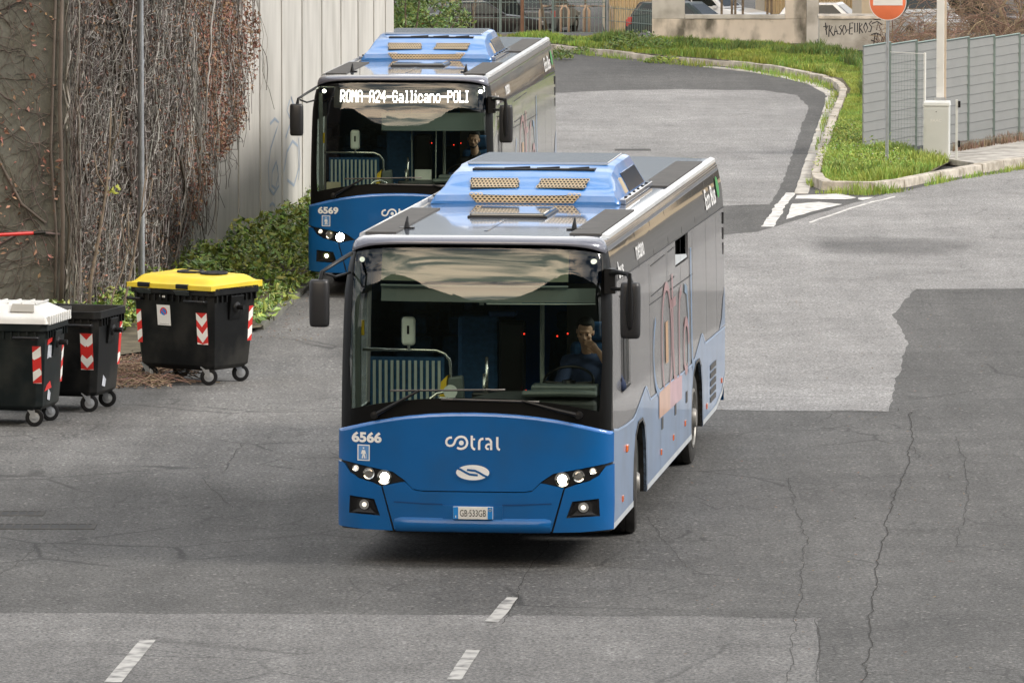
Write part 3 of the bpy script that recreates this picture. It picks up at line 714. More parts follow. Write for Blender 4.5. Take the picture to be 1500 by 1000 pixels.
# small branches over the abutment
for i in range(300):
    x = rnd.uniform(-2.0, 0); z = rnd.uniform(0, 5); a = rnd.uniform(0, 2*PI); pts = []; th = rnd.uniform(.002, .006)
    for s_ in range(rnd.randint(6, 22)):
        pts.append(Vector((x, -.03+x*.20-.03-rnd.uniform(0, .03), z))); a += rnd.gauss(0, .35); x += .08*math.cos(a); z += .08*math.sin(a)*1.1
        x = min(x, .05)
    vd.tube(pts, th, 4, caps=False)
for th, P in ((.02, [(-1.6, 4.4), (-1.2, 3.1), (-.75, 2.2), (-.5, 1.7), (-.2, 1.45)]), (.018, [(-1.9, 1.5), (-1.5, .95), (-1.0, 1.05), (-.5, 1.35), (0, 1.3)]), (.02, [(-.1, 0), (-.05, 1.2), (-.12, 2.4), (-.02, 5)]), (.03, [(0, 0), (.03, 1.5), (0, 3), (.05, 5)])):
    vd.tube([Vector((x, x*.20-.08, z)) for x, z in P], th, 6)
for i in range(700):
    x = rnd.uniform(-2, 0); z = rnd.uniform(0, 4.6)
    if mnoise.noise(Vector((x*2, z*1.2, 1))) < .05 and rnd.random() > .15: continue
    leaf(lm, Vector((x, x*.20-.10, z)), rnd.uniform(.05, .11), rnd, up=-.2)
vm.build('pale_stems', M['vine'], iv, fix=False, smooth=True); vd.build('dark_stems', M['vine_dark'], iv, fix=False, smooth=True); lm.build('leaves', M['dead'], iv, fix=False)
# a matted backing layer of stems, irregular edge
bk = MB(); us = lin(0, wt(250), 60); vs = lin(0, 6.5, 70)
def bkf(u, v):
    n_ = mnoise.noise(Vector((u*3, v*.8, 2)))*.05+mnoise.noise(Vector((u*9, v*2, 5)))*.03
    fade = min(1, max(0, (wt(232)-u+.8*mnoise.noise(Vector((0, v*1.2, 3))))/1.2))
    return wl(u, v, -.03+(.06+n_)*fade*1.0)
bk.grid(bkf, us, vs); bk.build('stem_mat', pm('matted stems', (.25, .23, .20), 1, var=.5, scale=9, bump=1, bscale=30, stretch=(2.5, 2.5, .35), dirt=(.05, .042, .038), dscale=7, damt=.8), iv, smooth=True)

# ------------------------------------------------------------------ trees
def tree_skeleton(rnd, base_r, h, levels, spread, droop=0, n0=5, trunk=None):
    mb = MB()
    def grow(p, d, L_, r, lv):
        n = 5; pts = [p]; rs = [r]; q = p.copy(); dd = d.copy()
        for i in range(n):
            dd = (dd+Vector((rnd.gauss(0, .13), rnd.gauss(0, .13), rnd.gauss(0, .08)-droop*(lv > 1)))).normalized(); q = q+dd*L_/n; pts.append(q.copy()); rs.append(r*(1-.55*(i+1)/n))
        mb.tube(pts, rs, 6 if lv < 2 else 4, caps=lv == 0)
        if lv < levels:
            for k in range(n0 if lv else n0+2):
                i = rnd.randint(2 if lv == 0 else 1, n); a = rnd.uniform(0, 2*PI); ax = dd.orthogonal().normalized(); ax.rotate(Matrix.Rotation(a, 3, dd))
                nd = (dd*rnd.uniform(.5, 1)+ax*spread*rnd.uniform(.6, 1.2)).normalized(); grow(pts[i], nd, L_*rnd.uniform(.5, .8), rs[i]*.6, lv+1)
    grow(Vector((0, 0, 0)), Vector((0, 0, 1)), h, base_r, 0)
    return mb
def bare_tree(px, D, zg, h, seed, label, r=.07, lv=4, n0=4, droop=.02, group='bare trees and scrub behind the grey fence', mat='twig', spread=.9):
    x = (px-750)*D/FOC; e_ = empty('bare_tree', (x, D, zg), 0, label, 'tree', group)
    mb = tree_skeleton(random.Random(seed), r, h, lv, spread, droop, n0)
    mb.build('branches', M[mat], e_, fix=False, smooth=True)
bare_tree(1352, 138, 0, 1.5, 3, 'leafless brown tree behind the fence between the road sign and the raised barrier', .09, 4, 5)
bare_tree(1410, 134, 0, 1.5, 5, 'leafless tangled shrub just right of the raised barrier boom', .07, 4, 5, .05)
bare_tree(1455, 132, 0, 1.6, 6, 'leafless shrub behind the fence, second from the right edge', .07, 4, 5, .06)
bare_tree(1497, 130, 0, 1.7, 8, 'leafless shrub behind the fence, cut by the right edge of the photo', .08, 4, 5, .05)
bare_tree(1480, 140, 0, 2.0, 15, 'tall leafless tree at the back of the scrub near the right edge', .09, 4, 5, .03)
bare_tree(1305, 152, 0, 1.0, 9, 'low leafless shrub right beside the end of the graffiti beam', .05, 4, 4, .06)
rnd = random.Random(41); mb = MB()
for i in range(1500):
    px = rnd.uniform(1315, 1530); D = rnd.uniform(127, 145); x = (px-750)*D/FOC; z = rnd.uniform(.3, 2.0+.9*(px-1315)/200); a = rnd.uniform(0, PI); l_ = rnd.uniform(.2, .7); q = rnd.gauss(.1, .35)
    if px < 1400 and rnd.random() < .5: z *= .8
    mb.tube([(x, D, z), (x+l_*.5*math.cos(a), D+.2*l_, z+q*l_*.6+.03), (x+l_*math.cos(a), D+.4*l_, z+q*l_)], rnd.uniform(.003, .008), 3, caps=False)
tag(mb.build('tangled_undergrowth', M['twig'], fix=False), 'mass of tangled bare twigs above the grey fence', None, kind='stuff')
def stem(px0, y0, pts, r, label, leafy=0):
    x, y = G(px0, y0); e_ = empty('sapling', (x, y, 0), 0, label, 'sapling'); mb = MB(); s = FOC/y
    P = [Vector(((a-px0)/s, .1*i, max(0, CAM_H-(b-HOR)/s))) for i, (a, b) in enumerate(pts)]
    P[0] = Vector((0, 0, 0)); mb.tube(P, [r*(1-.6*i/(len(P)-1)) for i in range(len(P))], 6)
    for k in range(2):
        q = P[-2-k]; mb.tube([q, q+Vector((.12*(-1)**k, 0, .22)), q+Vector((.16*(-1)**k, 0, .5))], r*.4, 4)
    mb.build('stem', M['bark'], e_, smooth=True)
    if leafy:
        lb = MB(); rn = random.Random(3)
        for k in range(leafy): leaf(lb, P[leafy % 2+2]+Vector((rn.uniform(.0, .25), rn.uniform(-.1, .1), rn.uniform(-.08, .1))), .13, rn, .8)
        lb.build('leaves', pm('yellow green leaf', (.30, .32, .04), .5), e_, fix=False)
stem(128, 492, [(128, 492), (133, 410), (146, 340), (155, 280), (160, 220), (161, 160)], .028, 'tall pale sapling stem with a few yellow green leaves left of the steel pole', 7)
stem(172, 500, [(172, 500), (185, 430), (195, 380), (205, 320), (214, 245)], .022, 'thin leaning sapling stem crossing the steel pole')
stem(150, 498, [(150, 498), (166, 430), (178, 400), (188, 360), (186, 300)], .015, 'thinnest bent sapling stem between the two taller ones')
# dense evergreen at the end of the wall
def leafy_shrub(x, y, z, rx, h, n, label, mat='leafd', name='evergreen_shrub', size=.10):
    e_ = empty(name, (x, y, z), 0, label, 'shrub'); rn = random.Random(int(n)); mb = MB(); st = MB()
    cl = [(Vector((rn.gauss(0, rx*.5), rn.gauss(0, rx*.5), h*rn.uniform(.25, .92))), rn.uniform(.25, .5)*rx) for _ in range(30)]
    for k in range(n):
        c, r = rn.choice(cl); v = Vector((rn.gauss(0, 1), rn.gauss(0, 1), rn.gauss(0, 1))).normalized()*r*rn.uniform(.6, 1.1); leaf(mb, c+v, size, rn, .5)
    for c, r in cl: st.tube([(0, 0, 0), c*.5+Vector((0, 0, .2)), c], [.05, .03, .012], 5)
    mb.build('foliage', M[mat], e_, fix=False); st.build('stems', M['bark'], e_)
leafy_shrub(-2.05, 126, 0, .80, 3.4, 9000, 'dense dark evergreen shrub at the end of the retaining wall')
leafy_shrub(-2.3, 131, 0, .85, 3.5, 8000, 'second dark evergreen shrub close behind the end of the wall', name='evergreen_shrub')
# thin saplings along the far fence
for i, (px, zt, lab) in enumerate(((676, 3.2, 'thin bare sapling by the far fence beside the evergreen shrub'), (694, 3.0, 'thin bare sapling by the far fence behind the roof unit of the rear bus'), (763, 3.2, 'thin brown sapling by the far fence in front of the black car'), (803, 3.4, 'thin bent sapling near the rear corner of the rear bus'), (855, 2.6, 'small bare tree in the car park beyond the far fence'))):
    D = 186 if i < 4 else 215; x = (px-750)*D/FOC; e_ = empty('sapling', (x, D, ground_z(D)), 0, lab, 'sapling', 'saplings along the far fence')
    tree_skeleton(random.Random(50+i), .05, zt+1.0, 2 if i < 4 else 3, .5, 0, 3).build('branches', M['bark'], e_, fix=False, smooth=True)
# wooded rise behind the camera (seen only in the bus glass) 
mb = MB(); us = lin(-420, 420, 400)
def hillf(u, v):
    h = (76+6*mnoise.noise(Vector((u*.02, 3, 0)))+2.2*mnoise.noise(Vector((u*.22, 1, 0))))*min(1, v*1.15)**.7
    if v == 0: h = -1
    return (u, -45-v*30, h*(1 if abs(u) < 400 else .8)*(1-.44*math.exp(-((u+30)/30)**2)))
mb.grid(hillf, us, lin(0, 1, 14)); tag(mb.build('wooded_hill', M['hill'], smooth=True), kind='structure')

# unseen hill above the frame, hazy tint, added to darken what the roofs mirror
mb = MB(); mb.grid(lambda u, v: (u, 430+v*160, (-4 if v == 0 else 47*min(1, v*1.3)**.6*(1+.18*mnoise.noise(Vector((u*.01, 7, v)))+.05*mnoise.noise(Vector((u*.07, 2, v)))))), lin(-500, 500, 80), lin(0, 1, 8))
tag(mb.build('added_far_hill', pm('hazy added far hill', (.12, .145, .17), 1, var=.3, scale=.03), smooth=True), kind='structure')
# ------------------------------------------------------------------ street furniture
def pole(name, px, py, h, r, label, cat, mat='galv', parts=True):
    x, y = G(px, py); e_ = empty(name, (x, y, 0), 0, label, cat)
    mb = MB(); mb.tube([(0, 0, -.1), (0, 0, h)], r, 16); mb.build('tube', M[mat], e_, smooth=False, angle=40)
    return e_
e_ = pole('steel_pole', 208, 456, 6.2, .042, 'tall galvanised steel pole standing in front of the ivy wall', 'pole')
mb = MB()
for z in (.02, 1.75, 3.35, 4.9): mb = MB(); mb.tube([(0, 0, z), (0, 0, z+.05)], .049, 16); mb.build('collar', M['galv'], e_, angle=40)
# no entry sign
x, y = G(1299, 250); e_ = empty('no_entry_sign', (x, y, 0), 0, 'faded round no entry sign on a grey pole at the tip of the grass island', 'road sign')
mb = MB(); mb.tube([(0, 0, 0), (0, 0, 3.42)], .030, 14); mb.build('pole', M['galv'], e_, angle=40)
mb = MB(); mb.lathe([(0, -.045), (.325, -.045), (.335, -.038), (.335, -.030), (0, -.028)], 48, 'Y', (0, 0, 3.03)); mb.build('disc', M['sign_red'], e_, angle=40)
mb = MB(); mb.lathe([(.322, -.0475), (.334, -.0475)], 48, 'Y', (0, 0, 3.03)); mb.f = [f for f in mb.f if len(f) == 4]; mb.mi = mb.mi[:len(mb.f)]; mb.build('rim', M['white'], e_, fix=False)
mb = MB(); mb.box(-.265, -.052, 2.965, .265, -.046, 3.095); mb.build('bar', M['white'], e_, bevel=.004)
for z in (2.93, 3.10): mb = MB(); mb.box(-.06, -.028, z, .06, .04, z+.04); mb.build('clamp', M['galv'], e_)
x2 = x+.085; e2 = empty('round_sign', (x2, y+.12, 0), 0, 'dark back of a second round sign mounted behind the no entry sign', 'road sign')
mb = MB(); mb.lathe([(0, .02), (.30, .02), (.315, .03), (.315, .05), (0, .055)], 40, 'Y', (0, 0, 3.06)); mb.build('disc', M['signback'], e2, angle=40)
for z in (3.16, 2.96): mb = MB(); mb.tube([(-.085, .0, z), (-.03, .02, z)], .012, 8); mb.build('bracket', M['galv'], e2)

# vertical barrier: cabinet and raised boom
x, y = G(1372, 240); e_ = empty('barrier_gate', (x, y, 0), math.radians(-8), 'pale grey barrier cabinet with its white boom raised upright', 'barrier')
mb = MB(); mb.box(-.235, -.17, .06, .235, .17, 1.06); mb.build('cabinet', M['cab'], e_, bevel=.02, seg=3)
mb = MB(); mb.hexa([(-.25, -.185, 1.062), (.25, -.185, 1.062), (.25, .185, 1.062), (-.25, .185, 1.062)], [(-.235, -.17, 1.13), (.235, -.17, 1.13), (.235, .17, 1.15), (-.235, .17, 1.15)]); mb.build('cap', M['cab'], e_, bevel=.012)
mb = MB(); mb.box(-.20, -.176, .12, .20, -.171, 1.02); mb.build('door', M['cab'], e_, bevel=.002)
for z, r_ in ((.24, .014), (.96, .010)): mb = MB(); mb.lathe([(.0, -.182), (r_, -.182), (r_, -.176)], 10, 'Y', (0, 0, z)); mb.build('lock', M['shell'], e_)
text_mesh('cabinet_mark', 'FAAC', 0, .80, .05, .20, lambda u, v, o_: (u, -.176-o_, v), .002, M['white'], e_, .02)
mb = MB(); mb.box(-.03, .19, 1.0, .11, .25, 3.9+1.2); mb.build('boom', M['white'], e_, bevel=.012)
mb = MB(); mb.box(.112, .205, 1.15, .15, .235, 5.0); mb.build('boom_edge', pm('boom rubber edge', (.60, .50, .40), .6), e_)
mb = MB(); mb.box(-.06, .172, .82, .14, .188, 1.2); mb.build('boom_clamp', M['galv'], e_)
mb = MB(); mb.box(-.3, -.24, -.05, .3, .24, .058); mb.build('plinth', M['gutter'], e_, bevel=.01)
x, y = G(1401, 243); e_ = empty('sensor_post', (x, y, .1), 0, 'thin grey post with two black light sensors beside the barrier cabinet', 'post')
mb = MB(); mb.box(-.022, -.022, -.1, .022, .022, 1.1); mb.build('post', M['cab'], e_, bevel=.004)
for z in (1.02, .30):
    mb = MB(); mb.box(.024, -.04, z-.06, .065, .04, z+.06); mb.build('sensor', M['black'], e_, bevel=.006)

# grey slatted fence, panels stepping down the slope
A = Vector(G(1303, 224)+(0,)); B = Vector(G(1500, 206)+(0,)); dv = (B-A); n_p = 5.2; step_ = dv/n_p
fe = empty('grey_fence', A, 0, 'grey metal slat fence running back from the barrier at the right', 'fence')
fe['group'] = 'boundary fences'
for i in range(-1, 10):
    p = step_*i; q = step_*(i+1); ln = (q-p).length; d_ = (q-p).normalized(); nrm = Vector((d_.y, -d_.x, 0))
    mb = MB(); z0 = .06+.015*(i % 2)
    for k in range(11):
        a = z0+k*.178; b = a+.172; t0 = .0
        P = p+d_*.03; Q = q-d_*.03+nrm*.0
        mb.hexa([(P.x, P.y, a), (Q.x, Q.y, a+.045), (Q.x-nrm.x*.03, Q.y-nrm.y*.03, a+.045), (P.x-nrm.x*.03, P.y-nrm.y*.03, a)],
                [(P.x-nrm.x*.012, P.y-nrm.y*.012, b), (Q.x-nrm.x*.012, Q.y-nrm.y*.012, b+.045), (Q.x-nrm.x*.036, Q.y-nrm.y*.036, b+.045), (P.x-nrm.x*.036, P.y-nrm.y*.036, b)])
    mb.build('slat_panel', M['fence'], fe)
    mb = MB(); P = q; mb.hexa([(P.x-.022, P.y-.022, 0), (P.x+.022, P.y-.022, 0), (P.x+.022, P.y+.03, 0), (P.x-.022, P.y+.03, 0)], [(P.x-.022, P.y-.022, 2.08), (P.x+.022, P.y-.022, 2.08), (P.x+.022, P.y+.03, 2.08), (P.x-.022, P.y+.03, 2.08)])
    mb.build('post', M['greenwire'], fe)
    mb = MB(); P = p; Q = q; mb.tube([(P.x, P.y, 2.03), (Q.x, Q.y, 2.075)], .016, 6); mb.build('top_rail', M['greenwire'], fe)
# white mesh frame standing before the fence
x, y = G(1354, 235); e_ = empty('mesh_gate', (x, y, 0), 0, 'thin white post carrying a wire mesh panel in front of the grey fence', 'gate')
mb = MB(); mb.tube([(0, 0, 0), (0, 0, 1.98)], .022, 8); mb.tube([(0, 0, 1.96), (-.62, .3, 1.98)], .006, 6); mb.build('frame', M['white'], e_)
mb = MB()
for k in range(12): f = k/12; mb.tube([(-.62*f, .3*f, .1), (-.62*f, .3*f, 1.96)], .0022, 3)
for k in range(24): z = .12+k*.078; mb.tube([(0, 0, z), (-.62, .3, z)], .0022, 3)
mb.build('wire_mesh', M['greenwire'], e_)

# far green wire fence
def wire_fence(x0, D0, x1, D1, z, h, label, posts, gap=.11):
    e_ = empty('wire_fence', (x0, D0, z), 0, label, 'fence', 'boundary fences'); ln = math.hypot(x1-x0, D1-D0); n = int(ln/gap); mb = MB(); dx, dy = (x1-x0)/n, (D1-D0)/n
    for i in range(n+1): mb.box(i*dx-.007, i*dy-.007, 0, i*dx+.007, i*dy+.007, h)
    for zz in (.08, h*.5, h-.06): mb.tube([(0, 0, zz), (x1-x0, D1-D0, zz)], .010, 4)
    mb.build('mesh_panel', M['greenwire'], e_)
    for i in range(posts+1):
        mb = MB(); f = i/posts; mb.tube([((x1-x0)*f, (D1-D0)*f, -.1), ((x1-x0)*f, (D1-D0)*f, h+.1)], .035, 8); mb.build('post', M['greenwire'], e_)
D = 184; X = lambda px, D: (px-750)*D/FOC
wire_fence(X(655, D), D, X(888, D), D, ground_z(D), 1.0, 'green vertical wire fence along the far verge behind the rear bus', 3)
wire_fence(X(888, D), D, X(962, D), D-3, ground_z(D), .85, 'green wire mesh fence in front of the dark hatchback', 1)
x = X(890, 182); e_ = empty('fence_pole', (x, 182, -.6), 0, 'slim grey pole rising between the two far fences', 'pole'); mb = MB(); mb.tube([(0, 0, 0), (0, 0, 4)], .04, 8); mb.build('tube', M['galv'], e_)
x = X(765, 182); e_ = empty('fence_pole', (x, 182, -.6), 0, 'brown pole in front of the black car at the back', 'pole'); mb = MB(); mb.tube([(0, 0, 0), (0, 0, 4)], .05, 8); mb.build('tube', pm('rusty pole', (.20, .11, .07), .8), e_)
# hoop barriers in the car park
for i, (px, lab) in enumerate(((812, 'pale hoop barrier left of the others beyond the fence'), (842, 'rusty hoop barrier in the middle beyond the fence'), (876, 'hoop barrier nearest the cream cladding'))):
    D = 205; e_ = tag(MB().tube([(-.45, 0, 0), (-.45, 0, .9), (-.38, 0, 1.05), (.38, 0, 1.05), (.45, 0, .9), (.45, 0, 0)], .045, 8).build('hoop_barrier', pm('weathered hoop', (.45, .33, .24), .7), smooth=True), lab, 'barrier', 'hoop barriers beyond the fence')
    e_.location = (X(px, D), D, ground_z(D))

# red arm reaching in from the left
x, y = G(68, 505); e_ = empty('red_barrier_arm', (x-2.6, y, 0), 0, 'thin red arm with a black tip reaching in from the left edge above the bins', 'barrier')
mb = MB(); mb.tube([(0, 0, 1.30), (2.45, 0, 1.43)], [.03, .022], 8); mb.build('arm', M['red'], e_, smooth=True)
mb = MB(); mb.tube([(2.45, 0, 1.43), (2.6, 0, 1.44)], .025, 8); mb.build('tip', M['black'], e_)
mb = MB(); mb.box(-.12, -.12, 0, .12, .12, 1.4); mb.build('post', M['red'], e_, bevel=.02)

# ------------------------------------------------------------------ ruined wall and beam at the back
D = 166; base = 0.0
def zy(y, D): return CAM_H-(y-HOR)*D/FOC
rw = empty('ruined_wall', (X(955, D), D, 0), math.radians(-1.2), 'weathered cream plaster wall with an unglazed opening behind the far verge', 'wall')
x0 = X(955, D); W_ = lambda px: X(px, D)-x0
mb = MB(); T = .32
mb.box(0, 0, -.3, W_(1148)+.7, T, zy(25, D)-.02)
mb.build('sill_wall', M['plaster'], rw, bevel=.01)
mb = MB(); mb.box(0, 0, zy(25, D)-.018, W_(1003), T, 4.5); mb.build('left_pier', M['plaster_pale'], rw, bevel=.01)
mb = MB(); mb.box(W_(1150), -.003, zy(25, D)-.018, W_(1181), T, 4.5); mb.build('right_pier', M['plaster'], rw, bevel=.01)
mb = MB(); mb.box(W_(1003)+.003, -.03, zy(26, D), W_(1150)-.003, T+.05, zy(20, D)); mb.build('sill', M['plaster_pale'], rw, bevel=.008)
mb = MB(); mb.box(W_(1003)+.003, 0, 2.6, W_(1150)-.003, T, 4.5); mb.build('lintel', M['plaster_pale'], rw)
mb = MB(); mb.box(W_(1181)+.003, -.14, -.3, W_(1199), T+.1, 4.6); mb.build('corner_pillar', M['plaster_pale'], rw, bevel=.012)
for px in (1057, 1072, 1077, 1088, 1124, 1130):
    mb = MB(); mb.box(W_(px)-.03, .1, zy(20, D)+.004, W_(px)+.03, .16, 2.6); mb.build('wooden_post', M['bark'], rw)
# beam with graffiti
Db = 161; e_ = empty('graffiti_beam', (X(1200, Db), Db, 0), 0, 'raised grey concrete beam with black graffiti beside the cream wall', 'beam')
bl = X(1296, Db)-X(1200, Db)
mb = MB(); mb.hexa([(0, 0, zy(76, Db)), (bl, 0, zy(70, Db)), (bl, .5, zy(70, Db)), (0, .5, zy(76, Db))], [(0, 0, zy(26, Db)), (bl, 0, zy(26, Db)), (bl, .5, zy(26, Db)), (0, .5, zy(26, Db))]); mb.build('beam', M['plaster_pale'], e_, bevel=.01)
mb = MB(); mb.hexa([(-.02, -.04, zy(26, Db)+.002), (bl, -.04, zy(26, Db)+.002), (bl, .6, zy(26, Db)+.002), (-.02, .6, zy(26, Db)+.002)], [(-.02, -.02, zy(22, Db)), (bl, -.02, zy(22, Db)), (bl, .6, zy(20, Db)), (-.02, .6, zy(20, Db))]); mb.build('coping', M['plaster'], e_)
mb = MB(); mb.box(bl-.62, .12, -.1, bl-.02, .48, zy(73, Db)-.04); mb.build('support_block', M['wall_grey'], e_)
gmap = lambda u, v, o_: (u, -o_, v+ (u/bl)*.06)
gp = MB(); u0 = .15; sc_ = .0158
def gs(pts, w_=.028): stroke_poly(gp, [((a-1206)/59+.10, zy(b, Db)) for a, b in pts], w_, gmap, .004)
for pts in ([(1209, 32), (1211, 50)], [(1206, 38), (1213, 37), (1209, 43)], [(1214, 53), (1215, 36), (1219, 38), (1216, 44), (1221, 52)], [(1222, 51), (1224, 37), (1227, 50)], [(1222, 46), (1227, 45)],
            [(1233, 37), (1229, 39), (1233, 44), (1231, 50), (1228, 49)], [(1236, 37), (1234, 44), (1236, 51), (1240, 46), (1238, 38), (1236, 37)], [(1241, 44), (1243, 44)],
            [(1250, 34), (1245, 34), (1244, 50), (1249, 50)], [(1244, 42), (1249, 41)], [(1252, 34), (1252, 48), (1256, 47), (1256, 34)], [(1259, 50), (1259, 34), (1263, 36), (1259, 41), (1264, 49)],
            [(1268, 34), (1265, 41), (1268, 49), (1271, 42), (1268, 34)], [(1277, 32), (1273, 36), (1277, 41), (1275, 48), (1272, 47)],
            [(1274, 27), (1282, 30), (1290, 30)], [(1277, 36), (1285, 33), (1292, 38)], [(1284, 46), (1286, 34), (1290, 46)], [(1276, 52), (1284, 50), (1291, 54)], [(1282, 50), (1280, 66)], [(1286, 50), (1284, 60), (1290, 66), (1293, 56)], [(1276, 60), (1286, 64)]):
    gs(pts)
gp.build('graffiti_text', M['graf'], e_, fix=False)
# white gravel heap under the beam
mb = MB(); rn = random.Random(2)
for i in range(900):
    x = X(rn.uniform(1196, 1262), 163); mb.add([(x+rn.gauss(0, .03), 163+rn.uniform(-.8, .8), rn.uniform(.0, .25)) for _ in range(3)], [(0, 1, 2)])
tag(mb.build('gravel', pm('pale gravel', (.40, .40, .38), .9, island=1), fix=False), kind='stuff')
e_ = empty('cream_building', (X(1262, 215), 215, -3), 0, 'blank beige wall of a low building seen above the graffiti beam', 'building')
mb = MB(); mb.box(0, 0, -.5, 2.2, 6, 7); mb.build('wall', M['beige'], e_)
mb = MB(); mb.box(-.1, -.1, 7.002, 2.3, 6.1, 7.2); mb.build('roof', M['wall_grey'], e_)

# corrugated cladding sheds
def shed(px0, px1, D, h, label, mat='cream', dpt=10):
    a, b = X(px0, D), X(px1, D); e_ = empty('corrugated_shed', (a, D, ground_z(D)), 0, label, 'shed', 'cream corrugated sheds in the car park'); mb = MB(); x = 0; w_ = b-a; n = int(w_/.14)
    pts = []
    for i in range(n*4+1): f = i/(n*4)*w_; pts.append((f, .07 if (i % 4) in (1, 2) else 0))
    V = [(p[0], p[1], -.3) for p in pts]+[(p[0], p[1], h) for p in pts]; k = len(pts); mb.add(V, [(i, i+1, k+i+1, k+i) for i in range(k-1)]); mb.build('cladding', M[mat], e_, fix=False)
    mb = MB(); mb.box(0, .1, -.3, w_, dpt, h-.02); mb.build('wall', M['beige'], e_); mb = MB(); mb.box(-.1, -.1, h+.002, w_+.1, dpt+.1, h+.15); mb.build('roof', M['wall_grey'], e_)
shed(652, 703, 262, 5.5, 'cream corrugated shed front at the top left above the dark car')
shed(888, 965, 248, 6.0, 'cream corrugated shed front behind the dark hatchback')
shed(1120, 1260, 262, 4.6, 'cream corrugated shed front seen through the wall opening')
# long tan apartment block to the right, outside the frame, mirrored in the bus windows
def block(x, y, wx, wy, h, rz, label):
    e_ = empty('apartment_block', (x, y, ground_z(y)), rz, label, 'building', 'apartment blocks mirrored in the bus windows')
    mb = MB(); mb.box(0, 0, -1, wx, wy, h); mb.build('wall', M['beige'], e_)
    mb = MB(); mb.box(-.4, -.4, h+.002, wx+.4, wy+.4, h+.5); mb.build('roof', M['wall_grey'], e_)
    mbw = MB()
    for f in range(int(h/3.2)):
        for k in range(int(wx/3)):
            mbw.box(k*3+.6, -.04, f*3.2+.4, k*3+2.4, -.003, f*3.2+2.6)
        for k in range(int(wy/3)): mbw.box(-.04, k*3+.6, f*3.2+.4, -.003, k*3+2.4, f*3.2+2.6)
    mbw.build('window_row', M['dglass'], e_)
block(19, 150, 14, 60, 15, 0, 'tan apartment block right of the photo, seen mirrored in the upper windows of the buses')
block(24, 225, 20, 40, 19, 0, 'taller tan apartment block further back, seen mirrored in the upper windows of the buses')
# ------------------------------------------------------------------ bus
BL, ZT = 12.45, 2.93
def bw(z):
    if z < 1.3: return 1.275
    if z < 2.55: return 1.275-.022*(z-1.3)/1.25
    t = (z-2.55)/.38
    return 1.253-.030*t-.030*t*abs(t)
def lean(z):
    t = max(0, (z-1.4)/1.55)
    return .03*max(0, min(1, (z-.7)/.7))+.10*t+.13*t**4 if z > .7 else 0.0
def fy(x, z):
    t = min(1, abs(x)/bw(z)); return lean(z)+.32*(1-(1-t**2.8)**(1/2.8))
def fmap(u, v, o): 
    w_ = bw(v); x = max(-w_, min(w_, u)); k = max(0, (abs(x)/w_-.8)/.2); return (x+math.copysign(o*k**3, x), fy(x, v)-o*(1-.7*k**4), v+o*.06*max(0, v-1.4))
def smap(side):
    return lambda u, v, o: (side*(bw(v)+o), u, v)
FU = [0]+[s*x for s in (-1, 1) for x in (.2, .4, .6, .75, .88, .98, 1.06, 1.12, 1.165, 1.2, 1.225, 1.243, 1.255, 1.265, 1.271)]
FV = lin(.4, 2.96, 26)
def arcz(x): return 1.455-.178*(abs(x)/1.26)**2.2
def rmap(u, v, o): return (u, v, 3.058+o)
def front_poly(pts): return pts+[(-a, b) for a, b in reversed(pts)]
def mir(pts, s): return [(s*a, b) for a, b in pts]
def disc(cx, cz, r, n=20, rx=None): return [(cx+(rx or r)*math.cos(2*PI*i/n), cz+r*math.sin(2*PI*i/n)) for i in range(n)]

def wheel(parent, x, y, side, steer=0, twin=False):
    e_ = bpy.data.objects.new('wheel', None); col.objects.link(e_); e_.parent = parent; e_.location = (x, y, .49); e_.rotation_euler = (0, 0, steer)
    s = side
    t = MB(); t.lathe([(.29, -.13*s), (.44, -.145*s), (.478, -.125*s), (.49, -.09*s), (.49, -.03*s), (.482, -.028*s), (.482, -.018*s), (.49, -.016*s), (.49, .03*s), (.482, .032*s), (.482, .042*s), (.49, .044*s), (.49, .09*s), (.478, .125*s), (.44, .145*s), (.29, .13*s)], 48, 'X')
    t.build('tyre', M['rubber'], e_, angle=35)
    r = MB(); r.lathe([(.295, .125*s), (.30, .12*s), (.27, .10*s), (.25, .04*s), (.20, .05*s), (.17, .09*s), (.11, .11*s), (.10, .16*s), (.085, .175*s), (0, .178*s)], 36, 'X')
    for k in range(10):
        a = 2*PI*k/10; r.lathe([(.017, .06*s), (.017, .115*s), (0, .118*s)], 6, 'X', (0, .165*math.cos(a), .165*math.sin(a)))
    r.build('rim', M['wheelm'], e_, angle=35)
    r = MB(); r.lathe([(.318, .13*s), (.315, .142*s), (.285, .146*s), (.275, .13*s)], 36, 'X'); r.build('trim_ring', M['wheelm'], e_, angle=35)
M['wheelm'] = pm('dusty wheel paint', (.30, .29, .27), .45, .4, var=.25, dirt=(.12, .11, .10), dscale=6, damt=.5)
M['white_gloss'] = pm('white edge paint', (.62, .64, .66), .3, coat=.3)
M['honey'] = pm('grille mesh', (.50, .40, .26), .45, .2)
M['screen'] = pm('display cover', (.10, .115, .075), .5, var=.08)
M['blind'] = pm('grey blind', (.10, .125, .115), .7, var=.05)
M['yel2'] = pm('validator yellow', (.75, .5, .02), .5)
M['disp'] = pm('dispenser white', (.72, .74, .68), .4)
M['pinkish'] = pm('logo pink', (.46, .25, .26), .3, coat=.5); M['orange2'] = pm('logo orange', (.70, .42, .22), .3, coat=.5); M['lblue'] = pm('logo blue', (.20, .34, .56), .3, coat=.5); M['lgrey'] = pm('logo grey blue', (.22, .30, .40), .4)
M['stripe'] = pm('stripe pink', (.60, .38, .42), .4, coat=.5); M['stripe2'] = pm('stripe orange', (.66, .42, .32), .4, coat=.5)
M['plate'] = pm('plate white', (.80, .80, .77), .4); M['logo_white'] = pm('logo white', (.85, .85, .84), .35)
M['greenleaf'] = pm('green leaf decal', (.05, .30, .08), .4)

